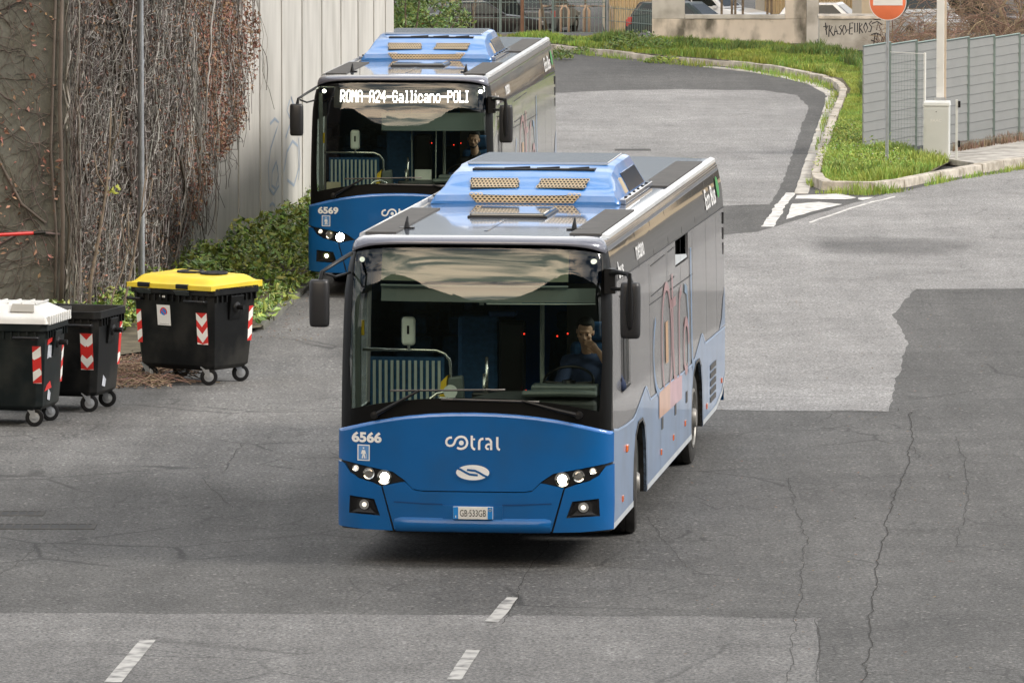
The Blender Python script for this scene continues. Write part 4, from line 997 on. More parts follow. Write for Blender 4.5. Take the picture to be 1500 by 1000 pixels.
FONT5 = {'R': 'E9E9ACA99', 'x': ''}
GLY = {'R': ('11110', '10001', '10001', '11110', '10100', '10010', '10001'), 'O': ('01110', '10001', '10001', '10001', '10001', '10001', '01110'), 'M': ('10001', '11011', '10101', '10101', '10001', '10001', '10001'),
 'A': ('01110', '10001', '10001', '11111', '10001', '10001', '10001'), '-': ('00000', '00000', '00000', '11111', '00000', '00000', '00000'), '2': ('01110', '10001', '00001', '00010', '00100', '01000', '11111'),
 '4': ('00010', '00110', '01010', '10010', '11111', '00010', '00010'), 'G': ('01110', '10001', '10000', '10111', '10001', '10001', '01110'), 'a': ('00000', '00000', '01110', '00001', '01111', '10001', '01111'),
 'l': ('0110', '0010', '0010', '0010', '0010', '0010', '0111'), 'i': ('010', '000', '110', '010', '010', '010', '111'), 'c': ('00000', '00000', '01110', '10001', '10000', '10001', '01110'), 'n': ('00000', '00000', '11110', '10001', '10001', '10001', '10001'),
 'o': ('00000', '00000', '01110', '10001', '10001', '10001', '01110'), 'P': ('11110', '10001', '10001', '11110', '10000', '10000', '10000'), 'L': ('10000', '10000', '10000', '10000', '10000', '10000', '11111'), 'I': ('111', '010', '010', '010', '010', '010', '111')}
def dot_text(name, s, x0, x1, z0, h, mapf, off, mat, parent):
    tot = sum(len(GLY[c][0])+1 for c in s)-1; pu = (x1-x0)/tot; pv = h/7; mb = MB(); cx = 0
    for c in s:
        g_ = GLY[c]
        for r in range(7):
            for k, b in enumerate(g_[r]):
                if b == '1':
                    u = x0+(cx+k)*pu; v = z0+(6-r)*pv; mb.add([mapf(u+pu*.02, v+pv*.06, off), mapf(u+pu*.98, v+pv*.06, off), mapf(u+pu*.98, v+pv*.94, off), mapf(u+pu*.02, v+pv*.94, off)], [(0, 1, 2, 3)])
        cx += len(g_[0])+1
    return mb.build(name, mat, parent, fix=False)
def make_bus(loc, yaw, number, label, lit, led):
    B = empty('bus', (loc[0], loc[1], 0), -yaw, label, 'bus', 'blue and grey intercity buses one behind the other')
    P = B
    # black structural shell behind the outer panels
    mb = MB()
    us = sorted(set(FU+[1.275, -1.275])); 
    mb.grid(lambda u, v: fmap(u*bw(v)/1.275, min(v, .34+(arcz(u)-.36)*((v-.34)/1.1)) if False else .34+(arcz(u)-.37)*v, 0), us, lin(0, 1, 14))
    mb.build('front_shell', M['shell'], P, smooth=True)
    # hood panel
    hood_side = [(1.268, 1.262), (1.268, .99), (1.215, .975), (.985, .932), (.755, .892), (.64, .815), (.56, .735), (.48, .722)]
    top = [(x, arcz(x)-.036) for x in lin(-1.25, 1.25, 31)]
    hood = top+hood_side+[(-a, b) for a, b in reversed(hood_side)]
    patch('hood', hood, fmap, .030, .03, M['blue'], P, FU, lin(.8, 1.4, 7))
    mb = MB(); lu = sorted(set(FU))
    prof = [(-.036, .030), (-.02, .029), (-.008, .020), (.0, .002), (-.004, -.01)]
    mb.grid(lambda u, v: fmap(u, arcz(u)+prof[v][0], prof[v][1]), [u for u in lu if abs(u) < 1.268], range(5))
    mb.build('hood_lip', pm('hood lip sky sheen', (.10, .27, .62), .25, coat=1) if 'lip' not in M else M['lip'], P, smooth=True)
    # bumper
    bc = [(.47, .712), (.555, .724), (.635, .80), (.70, .79), (.848, .755), (.735, .352), (.3, .34)]
    patch('bumper', [(-a, b) for a, b in bc][::1]+list(reversed(bc)), fmap, .034, .05, M['blue'], P, FU, lin(.4, .7, 6))
    pl = [(-.74, .462), (.74, .462), (.726, .352), (.3, .335), (-.3, .335), (-.726, .352)]
    mb = MB(); pr = [(.335, .02), (.345, .055), (.40, .066), (.445, .062), (.47, .034)]
    mb.grid(lambda u, v: fmap(u*(.74+ (pr[v][0]-.46)*.12), pr[v][0], pr[v][1]*(1 if abs(u) < .93 else .6)), lin(-1, 1, 25), range(5)); mb.build('bumper_lip', M['blue'], P, smooth=True)
    mb = MB(); stroke_poly(mb, [(-.74, .612), (-.45, .60), (-.28, .597)], .012, fmap, .038); mb.build('crease_shade', M['navy_line'], P, fix=False); mb = MB(); stroke_poly(mb, [(.74, .612), (.45, .60), (.28, .597)], .012, fmap, .038)  # flat dark blue strips, the crease's shade put into the colour
    mb.build('crease_shade', M['navy_line'], P, fix=False)
    for s in (-1, 1):
        fog = [(1.165, .655), (.93, .632), (.875, .478), (1.172, .49)]
        cor = [(.862, .75), (.95, .785), (1.08, .818), (1.165, .87), (1.215, .95), (1.270, .965), (1.272, .60), (1.268, .36), (1.0, .345), (.752, .342)]
        patch('bumper_corner', mir(cor, s), fmap, .032, .05, M['blue'], P, FU, lin(.4, .95, 12), holes=[mir(fog, s)])
        mb = MB(); n = 4; F0 = mir(fog, s); cx, cz = sum(a for a, b in F0)/4, sum(b for a, b in F0)/4
        inn = [(cx+(a-cx)*.82, cz+(b-cz)*.78) for a, b in F0]
        V = [fmap(a, b, .034) for a, b in F0]+[fmap(a, b, .005) for a, b in inn]
        mb.add(V, [(i, (i+1) % 4, 4+(i+1) % 4, 4+i) for i in range(4)]+[(4, 5, 6, 7)])
        mb.add([fmap(s*.92, .498, .030), fmap(s*1.14, .505, .030), fmap(s*1.10, .53, .006), fmap(s*.98, .55, .006)], [(0, 1, 2, 3)])
        mb.build('fog_lamp_recess', M['black'], P)
        # fog lamp
        fl = patch('fog_lamp', disc(s*1.03, .575, .047), fmap, .022, .016, M['reflector'], P)
        patch('lens', disc(s*1.03, .575, .022), fmap, .026, 0, M['dim'] if lit else M['hl'], fl)
        # headlight
        hl = [(1.212, .965), (.985, .922), (.755, .882), (.640, .803), (.70, .795), (.83, .768), (.94, .795), (1.09, .828), (1.165, .885)]
        H = patch('headlight', mir(hl, s), fmap, .016, .03, M['black'], P, FU, ())
        for cx, cz, r, mt in ((1.115, .912, .027, M['dim']), (.985, .868, .048, M['reflector']), (.835, .838, .060, M['hl'] if lit else M['hl2'])):
            q = s*cx; mb = MB(); mb.grid(lambda u, v: fmap(q+r*1.15*v*math.cos(u), cz+r*1.15*v*math.sin(u), .004+.022*v), lin(0, 2*PI, 25), [0, .5, .8, 1]); rr = mb.build('reflector_bowl', M['reflector'], H, smooth=True, fix=False)
            mb = MB(); kk = .86 if mt is M['reflector'] else (.66 if lit else .95); mb.grid(lambda u, v: fmap(q+r*kk*v*math.cos(u), cz+r*kk*v*math.sin(u), .024+.008*(1-v*v)), lin(0, 2*PI, 21), [0, .4, .7, 1]); mb.build('bulb_lens', mt if mt is not M['reflector'] else M['lampglass'], H, smooth=True, fix=False)
    # windscreen
    wt_ = [(x, arcz(x)-.005) for x in lin(-1.235, 1.235, 25)]
    wp = wt_+[(1.236, 2.0), (1.205, 2.93), (1.17, 2.985), (1.0, 3.022), (-1.0, 3.022), (-1.17, 2.985), (-1.205, 2.93), (-1.236, 2.0)]
    W = patch('windscreen', wp, fmap, .006, 0, M['ws'], P, FU, FV)
    # black print band below, pillars, top edge
    gb = [(x, 1.585-.125*(abs(x)/1.17)**2.4) for x in lin(-1.165, 1.165, 21)]
    low = [(x, arcz(x)-.012) for x in lin(-1.262, 1.262, 27)]
    patch('screen_surround', low+[(1.262, 2.0), (1.235, 2.93), (1.15, 2.99), (1.0, 3.026), (-1.0, 3.026), (-1.15, 2.99), (-1.235, 2.93), (-1.262, 2.0)], fmap, .010, .02, M['frit'], P, FU, FV,
          holes=[gb+[(1.185, 1.9), (1.16, 2.84), (1.14, 2.95), (1.0, 3.008), (-1.0, 3.008), (-1.14, 2.95), (-1.16, 2.84), (-1.185, 1.9)]])
    for s in (-1, 1):   # marker lamps at the top corners
        patch('marker_lamp', disc(s*1.085, 2.845, .024, 14), fmap, -.03, .02, M['dim'] if lit else M['hl'], P)
    # wipers
    def wiper(piv, elbow, b0, b1):
        e_ = MB(); e_.tube([fmap(piv[0], piv[1], .05), fmap(*[(piv[i]*.6+elbow[i]*.4) for i in (0, 1)], .075), fmap(elbow[0], elbow[1], .06)], [.022, .016, .011], 8)
        e_.lathe([(0, -.05), (.035, -.045), (.035, .03)], 14, 'Y', fmap(piv[0], piv[1], .03)); A_ = e_.build('wiper', M['black'], P, angle=40)
        b = MB(); pts = [(b0[0]+(b1[0]-b0[0])*t, b0[1]+(b1[1]-b0[1])*t) for t in lin(0, 1, 9)]
        b.tube([fmap(a, c, .028) for a, c in pts], .010, 6); b.tube([fmap(a, c+.005, .045) for a, c in pts[1:-1]], .006, 6); b.build('blade', M['wiperm'], A_, smooth=True)
    wiper((-.93, 1.415), (-.50, 1.655), (-.78, 1.645), (.30, 1.668))
    wiper((.985, 1.435), (.46, 1.572), (-.30, 1.575), (.62, 1.558))
    # roof
    n = 12; ring = []
    rx = bw(ZT)+.004
    for i in range(41): x = -1+2*i/40; xx = math.copysign(1-(1-abs(x))**1.8, x); ring.append((xx, 0))
    prof = [(0, -.02), (-.004, .0), (.004, .045), (.02, .08), (.05, .105), (.10, .120), (.2, .127)]
    mb = MB(); vm_ = MB()
    ts = [r_[0] for r_ in ring]
    def rp(t, k, end):
        d, h = prof[k]; x = t*(rx-d*.9); sag = -.02*0
        yf = lean(ZT)+.32*(1-(1-min(1, abs(t))**2.8)**(1/2.8))-.035+d*1.2 if end == 0 else BL-.02-.12*abs(t)**6-d
        ww = (1-abs(t)**8) if end == 0 else 0; h = h*(1-ww)+(.062+(h+.02)/.147*.065)*ww
        return (x, yf, ZT+h+(.012*(1-t*t)))
    vm_.grid(lambda t, k: rp(t, k, 0), ts, range(7)); vm_.build('roof_visor', M['visor'], P, smooth=True)
    mb.grid(lambda t, k: rp(t, k, 1), ts, range(7))
    mb.grid(lambda t, v: tuple(rp(t, 6, 0)[i]*(1-v)+rp(t, 6, 1)[i]*v for i in range(3)), ts, [0, .02, .1, .3, .5, .7, .9, 1])
    for s in (-1, 1):
        mb.grid(lambda k, v: tuple(rp(s, k, 0)[i]*(1-v)+rp(s, k, 1)[i]*v for i in range(3)), range(7), lin(0, 1, 12))
    R = mb.build('roof', M['silver'], P, smooth=True)
    for s in (-1, 1):
        for y0, y1 in ((.75, 3.95), (7.4, 11.4)):
            mb = MB(); mb.hexa([(s*.82, y0, 3.055), (s*1.11, y0, 3.055), (s*1.11, y1, 3.055), (s*.82, y1, 3.055)], [(s*.82, y0, 3.073), (s*1.11, y0, 3.073), (s*1.11, y1, 3.073), (s*.82, y1, 3.073)]); mb.build('grip_mat', M['mat'], R)
        mb = MB(); mb.tube([(s*.80, 1.35, 3.06), (s*.80, 1.36, 3.12), (s*.80, 1.40, 3.17)], [.032, .018, .008], 8); mb.box(s*.80-.07, 1.31, 3.058, s*.80+.07, 1.41, 3.076); mb.build('aerial', M['black'], R, smooth=False)
        mb = MB(); mb.hexa([(s*1.125, .78, 3.03), (s*1.185, .85, 3.02), (s*1.185, BL-.25, 3.02), (s*1.125, BL-.2, 3.03)], [(s*1.125, .78, 3.068), (s*1.180, .85, 3.052), (s*1.180, BL-.25, 3.052), (s*1.125, BL-.2, 3.068)]); mb.build('roof_edge_strip', M['white_gloss'], R)
    mb = MB()
    for s in (-1, 1): pass
    mb = MB(); mb.box(-.38, 2.78, 3.072, .36, 3.75, 3.112); mb.build('roof_hatch', M['hatch'], R, bevel=.02, seg=3)
    mb = MB(); mb.box(-.40, 2.76, 3.058, .38, 3.77, 3.086); mb.build('hatch_frame', M['black'], R, bevel=.01)
    mb = MB(); mb.box(-.018, 1.0, 3.0705, .018, 2.5, 3.075); mb.build('roof_seam', M['silver'], R)
    # roof unit
    U = bpy.data.objects.new('roof_unit', None); col.objects.link(U); U.parent = P
    y0, y1, y2, y3 = 4.65, 5.2, 5.75, 7.6; zb, zt = 3.062, 3.40; U.location = (-.06, 0, 0)
    secs = [(y0, .95, .90, zb, zb+.03), (y0+.02, .95, .90, zb, zb+.09), (y1-.2, .95, .84, zb, zt-.17), (y1, .95, .80, zb, zt-.075), (y1+.22, .94, .79, zb, zt-.05), (y2, .94, .78, zb, zt-.02), (y2+.1, .94, .78, zb, zt), (y3-.2, .93, .76, zb, zt), (y3, .92, .76, zb, zb+.22)]
    def sec(y, wb, wt2, a, b):
        h = b-a; pts = [(-wb, a), (-wb, a+h*.14)]+[(-(wb+(wt2-wb)*f), a+h*g_) for f, g_ in ((.30, .42), (.78, .82), (.95, .95))]+[(-wt2*.95, b)]
        pts += [(-wt2*.5, b+.004), (0, b+.006)]; full = pts+[(-x, z) for x, z in reversed(pts[:-1])]
        return [(x, y, z) for x, z in full]
    V = []; ns = None
    for s_ in secs: q = sec(*s_); ns = len(q); V += q
    Fb = [(i*ns+j, i*ns+j+1, (i+1)*ns+j+1, (i+1)*ns+j) for i in range(len(secs)-1) for j in range(ns-1)]
    mb = MB(); mb.add(V, Fb); mb.add(V[:ns], [tuple(range(ns))]); mb.add(V[-ns:], [tuple(range(ns))]); h_ = mb.build('housing', M['blue_dome'], U, bevel=0, angle=28)
    mb = MB(); mb.hexa([(-.72, y2+.02, zt-.01), (.72, y2+.02, zt-.01), (.70, y3-.22, zt-.01), (-.70, y3-.22, zt-.01)], [(-.72, y2+.05, zt+.014), (.72, y2+.05, zt+.014), (.70, y3-.24, zt+.014), (-.70, y3-.24, zt+.014)]); mb.build('top_plate', M['silver'], U, bevel=.01)
    mb = MB(); mb.box(-.62, y1+.20, zt-.052, .62, y2-.10, zt-.030); mb.build('top_slot', M['shell'], U)
    mb = MB()
    for k in range(3): mb.tube([(-.3+k*.33, y1+.26, zt-.03), (-.05+k*.3, y1+.34, zt-.022)], .012, 6)
    mb.build('slot_fittings', M['black'], U)
    # front grilles on the sloping face
    def gmp(u, v, o): # v = height fraction 0..1 on the slope
        y = y0+.02+(y1-y0-.22)*v+(.2 if False else 0); z = zb+.06+(zt-.17-zb-.06)*v; return (u, y-o*.55, z+o*.8)
    def gmp2(u, v, o):
        o = o+.014 # v = height above roof
        z = zb+v; 
        a = [(-.03, y0-.005), (.09, y0+.02), (zt-.17-zb, y1-.2), (zt-.075-zb, y1), (zt-.05-zb, y1+.22)]
        for (h0, ya), (h1, yb) in zip(a, a[1:]):
            if v <= h1: f = (v-h0)/(h1-h0); return (u, ya+(yb-ya)*f-o*.6, z+o*.75)
        return (u, a[-1][1], z)
    def honey(name, poly, pitch=.036):
        Gp = patch(name, poly, gmp2, .004, 0, M['shell'], U, (), [.06, .09, .12, .168, .2, .24]); mb = MB()
        us_ = [p[0] for p in poly]; vs_ = [p[1] for p in poly]; r = pitch/math.sqrt(3); j = 0; v = min(vs_)
        while v < max(vs_):
            u = min(us_)+(pitch/2 if j % 2 else 0)
            while u < max(us_):
                if inpoly(u, v, poly):
                    o6 = [(u+r*1.02*math.sin(a*PI/3), v+.62*r*1.02*math.cos(a*PI/3)) for a in range(6)]; i6 = [(u+r*.60*math.sin(a*PI/3), v+.62*r*.60*math.cos(a*PI/3)) for a in range(6)]
                    VV = [gmp2(a, b, .010) for a, b in o6+i6]; mb.add(VV, [(k, (k+1) % 6, 6+(k+1) % 6, 6+k) for k in range(6)])
                u += pitch
            v += .62*r*1.5; j += 1
        mb.build('honeycomb', M['honey'], Gp, fix=False)
    honey('upper_grille', [(-.60, .222), (-.12, .216), (-.085, .145), (-.575, .130)][::-1]); honey('upper_grille', [(.60, .222), (.12, .216), (.085, .145), (.575, .130)]); honey('lower_grille', [(-.56, .088), (0, .072), (.56, .088), (.50, .012), (-.50, .012)], .045)
    for s in (-1, 1):
        def um(u, v, o): 
            xx = .965-.18*v; return (s*(xx+o), u, zb+(zt-zb)*v)
        patch('side_grille', [(5.45, .20), (5.72, .20), (5.72, .62), (5.55, .62)] , um, .004, .02, M['honey'], U)
        patch('side_window', [(5.80, .18), (7.3, .18), (7.22, .72), (5.82, .72)], um, .004, .02, M['mirrorblue'], U)
        mb = MB(); mb.box(min(s*.93, s*1.0), 4.8, zb+.0, max(s*.93, s*1.0), 7.55, zb+.05); mb.build('side_rail', M['silver'], U, bevel=.008)
        mb = MB()
        for k in range(6): mb.lathe([(0, zb+.062), (.016, zb+.06), (.016, zb+.05)], 8, 'Z', (s*.968, 5.1+k*.42, 0))
        mb.build('rail_bolts', M['black'], U)
    # sides
    for s in (1, -1):
        sm = smap(s); fr0 = .37
        wv = [(.36, 1.275), (.75, 1.235), (1.5, 1.20), (2.2, 1.185), (2.45, 1.21), (3.38, 1.365), (3.50, 1.37), (3.90, 1.205), (5.5, 1.185), (7.2, 1.14), (8.4, 1.125), (8.75, 1.16), (9.5, 1.335), (9.62, 1.335), (9.95, 1.205), (11.2, 1.185), (BL-.02, 1.165)]
        YL = lin(.6, 12.2, 25)
        hop = [(6.72, 2.29), (8.15, 2.27), (8.15, 2.545), (6.72, 2.555)]
        grey = wv+[(BL-.02, 2.50), (.56, 2.62), (.45, 2.2)]
        topz = lambda y: 2.62+(2.50-2.62)*(y-.56)/(BL-.02-.56)
        def lowz(y):
            for (a, b), (c, d_) in zip(wv, wv[1:]):
                if y <= c: return b+(d_-b)*(y-a)/(c-a)
            return wv[-1][1]
        def film(a, b, lo=None, hi=None, front=False):
            lp = [(a, lowz(a))]+[p for p in wv if a < p[0] < b]+[(b, lowz(b))] if lo is None else [(a, lo[0]), (b, lo[1])]
            up = [(b, topz(b)), (a, topz(a))] if hi is None else [(b, hi[1]), (a, hi[0])]
            if front: up = [(b, topz(b)), (.56, 2.62), (.45, 2.2)]
            patch('window_film', lp+up, sm, .0, .03, M['wrap'], P, YL, [1.3, 1.6, 1.9, 2.2])
        wz0, wz1, wa, wb2 = ((1.57, 2.42, 1.17, 1.93) if s > 0 else (1.35, 2.42, .75, 1.95))
        film(.36, wa, front=True); film(wa, wb2, hi=(wz0, wz0)); film(wa, wb2, lo=(wz1, wz1))
        if s > 0 and lit: film(wb2, 6.72); film(6.72, 8.15, hi=(2.28, 2.26)); film(8.15, BL-.02)
        else: film(wb2, BL-.02)
        if s < 0: patch('door_glass', [(.74, 1.34), (1.96, 1.31), (1.96, 2.41), (.74, 2.46)], sm, -.01, 0, M['ws'], P)
        else: mb = MB(); mb.box(1.10, 6.4, 2.1, 1.14, 11.0, 2.7); mb.build('cabin_shade_box', M['void'], P)  # black box added behind the open hopper, cabin shade put into its colour
        strip = [(.58, 2.626), (BL-.02, 2.506), (BL-.04, 2.925), (.64, 2.925)]
        patch('upper_glass', strip, sm, .002, .03, M['dglass'], P, YL, [2.7, 2.8, 2.87])
        mb = MB(); 
        for y in (1.6, 3.0, 4.5, 6.0, 7.5, 9.0, 10.5, 11.7): mb.add([sm(y, 2.57, .006), sm(y+.025, 2.57, .006), sm(y+.025, 2.93, .006), sm(y, 2.93, .006)], [(0, 1, 2, 3)])
        mb.build('glass_joints', M['mat'], P, fix=False)
        arch = lambda c: [(c-.66, .33), (c-.66, .55), (c-.60, .80), (c-.45, 1.0), (c-.2, 1.10), (c+.2, 1.10), (c+.45, 1.0), (c+.60, .80), (c+.66, .55), (c+.66, .33)]
        lowp = [(.33, .34), (.36, 1.27)]+[(a, b-.012) for a, b in wv[1:]]+[(BL-.02, .60), (BL-.4, .44), (BL-1.2, .345)]+list(reversed(arch(9.0)))+list(reversed(arch(2.87)))
        patch('side_skirt', lowp, sm, .004, .03, M['skyblue'], P, YL, [.5, .7, .9, 1.05])
        tr = MB()
        for seg in ([(.36, .365), (2.20, .365)], [(3.54, .365), (8.33, .365)], [(9.67, .365), (BL-1.2, .372), (BL-.4, .465), (BL-.03, .62)]): stroke_poly(tr, seg, .055, sm, .008)
        tr.build('sill_trim', M['trim'], P, fix=False)
        mb = MB(); stroke_poly(mb, [(a, b-.004) for a, b in wv], .022, sm, .007); mb.build('wave_line', M['waveb'], P, fix=False)
        mb = MB()
        for y in (3.97, 5.75, 7.25, 8.62, 10.2, 11.45): stroke_poly(mb, [(y, .95 if y < 9 and y not in (3.97,) else 1.21), (y, 2.53)], .012, sm, .003)
        for y in (4.9, 6.9, 7.9, 10.15): stroke_poly(mb, [(y, .4), (y, 1.13)], .010, sm, .008)
        stroke_poly(mb, [(.6, 2.622), (BL-.03, 2.50)], .014, sm, .004)
        stroke_poly(mb, [(3.97, 2.13), (8.62, 2.06)], .010, sm, .004)
        stroke_poly(mb, [(4.15, 2.2), (5.6, 2.2), (5.6, 2.5), (4.15, 2.5), (4.15, 2.2)], .012, sm, .004); stroke_poly(mb, [(5.9, 2.2), (6.6, 2.2), (6.6, 2.5), (5.9, 2.5), (5.9, 2.2)], .012, sm, .004)
        mb.build('panel_gaps', M['gapgrey'], P, fix=False)
        if s > 0:
            patch('driver_window', [(1.15, 1.55), (1.95, 1.55), (1.95, 2.42), (1.15, 2.45)], sm, -.006, 0, M['ws'], P)
            mb = MB(); stroke_poly(mb, [(1.15, 1.55), (1.95, 1.55), (1.95, 2.42), (1.15, 2.45), (1.15, 1.55)], .03, sm, .008); stroke_poly(mb, [(1.62, 1.58), (1.62, 2.40)], .07, sm, .009); mb.build('window_frame', M['frit'], P, fix=False)
            mb = MB()
            if lit: mb.add([sm(6.74, 2.295, -.01), sm(8.13, 2.28, -.01), sm(8.13, 2.31, -.02), sm(6.74, 2.41, -.03)], [(0, 1, 2, 3)]), mb.build('open_hopper_pane', M['trim'], P, fix=False)
            # big coloured logo
            L_ = lambda nm, mt, *sts: [stroke_poly(q_, a, b, sm, .009) for q_ in [MB()] for a, b in sts] and None
            def lg(mt, *sts):
                q_ = MB()
                for a, b in sts: stroke_poly(q_, a, b, sm, .009)
                q_.build('side_logo', mt, P, fix=False)
            lg(M['lblue'], (arc(4.95, 1.60, .72, .44, 130, 262), .08))
            lg(M['pinkish'], (arc(5.62, 1.62, .52, .56, 0, 360, 28), .09), ([(6.25, 2.25), (6.27, 1.5), (6.42, 1.15), (6.66, 1.1)], .13), ([(6.12, 1.95), (6.62, 1.95)], .09))
            lg(M['orange2'], ([(5.62, 1.82), (5.62, 1.40)], .26))
            lg(M['pinkish'], ([(6.95, 1.1), (6.95, 1.75), (7.05, 1.95), (7.25, 2.02)], .11), (arc(7.72, 1.38, .26, .26, 0, 300, 16), .10))
            lg(M['lgrey'], ([(7.98, 1.08), (8.0, 1.7), (7.85, 1.95), (7.6, 2.0)], .10))
            lg(M['lblue'], ([(8.34, 2.36), (8.34, 1.4), (8.42, 1.15), (8.56, 1.08)], .12))
            patch('side_stripe', [(4.75, .92), (5.9, .90), (5.9, 1.17), (4.75, 1.18)], sm, .010, 0, M['stripe2'], P); patch('side_stripe', [(5.9, .90), (7.2, .88), (7.2, 1.125), (5.9, 1.17)], sm, .010, 0, M['stripe'], P)
            text_mesh('side_text', 'metano', 3.2, 2.74, .16, .75, sm, .010, M['logo_white'], P, .02); text_mesh('side_text', 'bus', 1.35, 2.70, .16, .45, sm, .010, M['logo_white'], P, .02)
            text_mesh('side_text', 'Eco Bus', 10.9, 2.72, .22, 1.2, sm, .012, M['logo_white'], P, .02)
            patch('leaf_decal', disc(11.85, 2.76, .12, 12, .16), sm, .012, 0, M['greenleaf'], P)
            patch('rear_swoosh', [(11.7, 1.19), (12.0, 1.30), (12.2, 1.5), (BL-.03, 1.62), (BL-.03, 1.19)], sm, .006, 0, M['skyblue'], P)
        # lamps, flaps, vents
        for y, z in ((1.55, .97),): mb = MB(); mb.box(min(s*1.27, s*1.30), y-.06, z-.035, max(s*1.27, s*1.30), y+.06, z+.035); mb.build('indicator_lamp', M['orange'], P, bevel=.012)
        for y, z in ((1.2, .53), (5.0, .56), (6.3, .57), (7.6, .58), (10.15, .50), (12.0, .60)):
            mb = MB(); mb.box(min(s*1.279, s*1.290), y-.045, z-.03, max(s*1.279, s*1.290), y+.045, z+.03); mb.build('side_reflector', M['orange'], P, bevel=.005)
        for y in (5.1, 6.5, 7.75):
            mb = MB(); mb.box(min(s*1.279, s*1.287), y-.07, .78, max(s*1.279, s*1.287), y+.07, .90); mb.build('flap_handle', M['mat'], P, bevel=.01)
        mb = MB()
        for k in range(5): z = .50+k*.088; stroke_poly(mb, [(10.55, z+.02), (11.25, z+.02)], .062, sm, .010)
        mb.build('vent_slats', M['mat'], P, fix=False)
        mb = MB()
        for k in range(3): mb.box(min(s*1.255, s*1.268), BL-.16, 1.98+k*.17, max(s*1.255, s*1.268), BL-.10, 2.11+k*.17)
        mb.build('rear_vent', M['frit'], P)
        # wheels and arches
        for c, st in ((2.87, 0.10), (9.0, 0)):
            mb = MB(); pr = arch(c); V = [sm(a, b, .0) for a, b in pr]+[(s*.72, a, b) for a, b in pr]; k = len(pr); mb.add(V, [(i, i+1, k+i+1, k+i) for i in range(k-1)]+[tuple(range(k, 2*k))]); mb.build('wheel_arch', M['rubber'], P, fix=False)
            mb = MB(); stroke_poly(mb, [(c+(a-c)*.985, b) for a, b in pr], .03, sm, .012); mb.build('arch_lip', M['mat'], P, fix=False)
            wheel(P, s*1.10, c, s, st if c < 5 else 0)
            if c > 5: wheel(P, s*.80, c, s)
    # rear and underside
    mb = MB(); ys_ = [(.345, -.02), (.6, 0), (1.2, 0), (2.5, -.02), (2.93, -.05)]
    mb.grid(lambda u, k: (u*bw(ys_[k][0]), BL+ys_[k][1]-.10*abs(u)**8, ys_[k][0]), lin(-1, 1, 17), range(5)); mb.build('rear_panel', M['blue'], P, smooth=True)
    patch('rear_window', [(-.95, 1.75), (.95, 1.75), (.92, 2.6), (-.92, 2.6)], lambda u, v, o: (u, BL+.012+o, v), .0, .02, M['dglass'], P)
    mb = MB(); mb.box(-1.22, 3.6, .33, 1.22, 8.3, .40); mb.box(-1.22, .30, .33, 1.22, 2.15, .40); mb.box(-.70, 2.15, .33, .70, 3.6, .40); mb.box(-.6, 8.3, .33, .6, 11.9, .5); mb.build('underside', M['shell'], P)
    mb = MB(); mb.tube([(-1, 2.87, .49), (1, 2.87, .49)], .07, 10); mb.tube([(-1, 9, .49), (1, 9, .49)], .12, 10); mb.build('axle', M['shell'], P)
    # cabin
    mb = MB(); mb.box(-1.2, .45, .402, 1.2, 2.2, .43); mb.box(-.7, 2.2, .402, .7, 12.2, .43); mb.build('floor', M['inter'], P)
    mb = MB(); mb.box(-1.18, .5, 2.885, 1.18, 12.3, 2.90); mb.build('ceiling', M['inter_l'], P)
    mb = MB(); mb.box(-1.2, 4.6, .6, 1.2, 4.7, 2.88); mb.build('cabin_backdrop', M['shell'], P) if False else None
    D_ = MB(); D_.hexa([(-.15, .30, 1.15), (1.12, .36, 1.15), (1.12, 1.0, 1.15), (-.15, .8, 1.15)], [(-.15, .30, 1.55), (1.12, .36, 1.53), (1.10, .80, 1.62), (.15, .62, 1.60)]); D_.build('dashboard', M['inter'], P, bevel=.03)
    mb = MB(); mb.hexa([(-1.14, .36, 1.2), (-.15, .28, 1.2), (-.15, .45, 1.2), (-1.14, .50, 1.2)], [(-1.14, .36, 1.44), (-.15, .28, 1.545), (-.15, .45, 1.545), (-1.14, .5, 1.44)]); mb.build('dash_shelf', M['inter'], P, bevel=.01)
    mb = MB(); mb.tube([(.42, .33, 1.60), (.80, .33, 1.61), (1.12, .38, 1.60)], .035, 10); mb.box(.50, .36, 1.57, 1.12, .60, 1.68); mb.build('dash_tray', M['dashgrey'], P, bevel=.02)
    mb = MB(); c0 = Vector((.80, .88, 1.66)); 
    axn = Vector((0, -.55, .83)).normalized(); aa = Vector((1, 0, 0)); ab = axn.cross(aa)
    mb.tube([c0+(aa*math.cos(t)+ab*math.sin(t))*.235 for t in lin(0, 2*PI, 33)], .014, 8, caps=False)
    mb.tube([c0-aa*.22, c0-axn*.02, c0+aa*.22], .015, 6); mb.tube([c0, c0-axn*.35], .035, 8); mb.lathe([(0, .03), (.06, .02), (.07, -.02)], 12, 'Z', c0); mb.build('steering_wheel', M['black'], P, angle=40)
    # seats
    def seat(x, y, z=.95, w_=.44, hi=.95):
        S = bpy.data.objects.new('seat', None); col.objects.link(S); S.parent = P; S.location = (x, y, z)
        m_ = MB(); m_.box(-w_/2, -.22, -.1, w_/2, .22, .02); m_.build('cushion', M['seat'], S, bevel=.04, seg=3)
        m_ = MB(); m_.hexa([(-w_/2, .20, .0), (w_/2, .20, .0), (w_/2, .32, .0), (-w_/2, .32, .0)], [(-w_/2*.86, .30, hi-.1), (w_/2*.86, .30, hi-.1), (w_/2*.86, .40, hi-.1), (-w_/2*.86, .40, hi-.1)]); m_.build('backrest', M['seat'], S, bevel=.05, seg=3)
        m_ = MB(); m_.box(-w_*.30, .30, hi-.09, w_*.30, .40, hi+.09); m_.build('headrest', M['seat'], S, bevel=.03, seg=2)
    seat(.93, 1.48, 1.08, .50, .98)
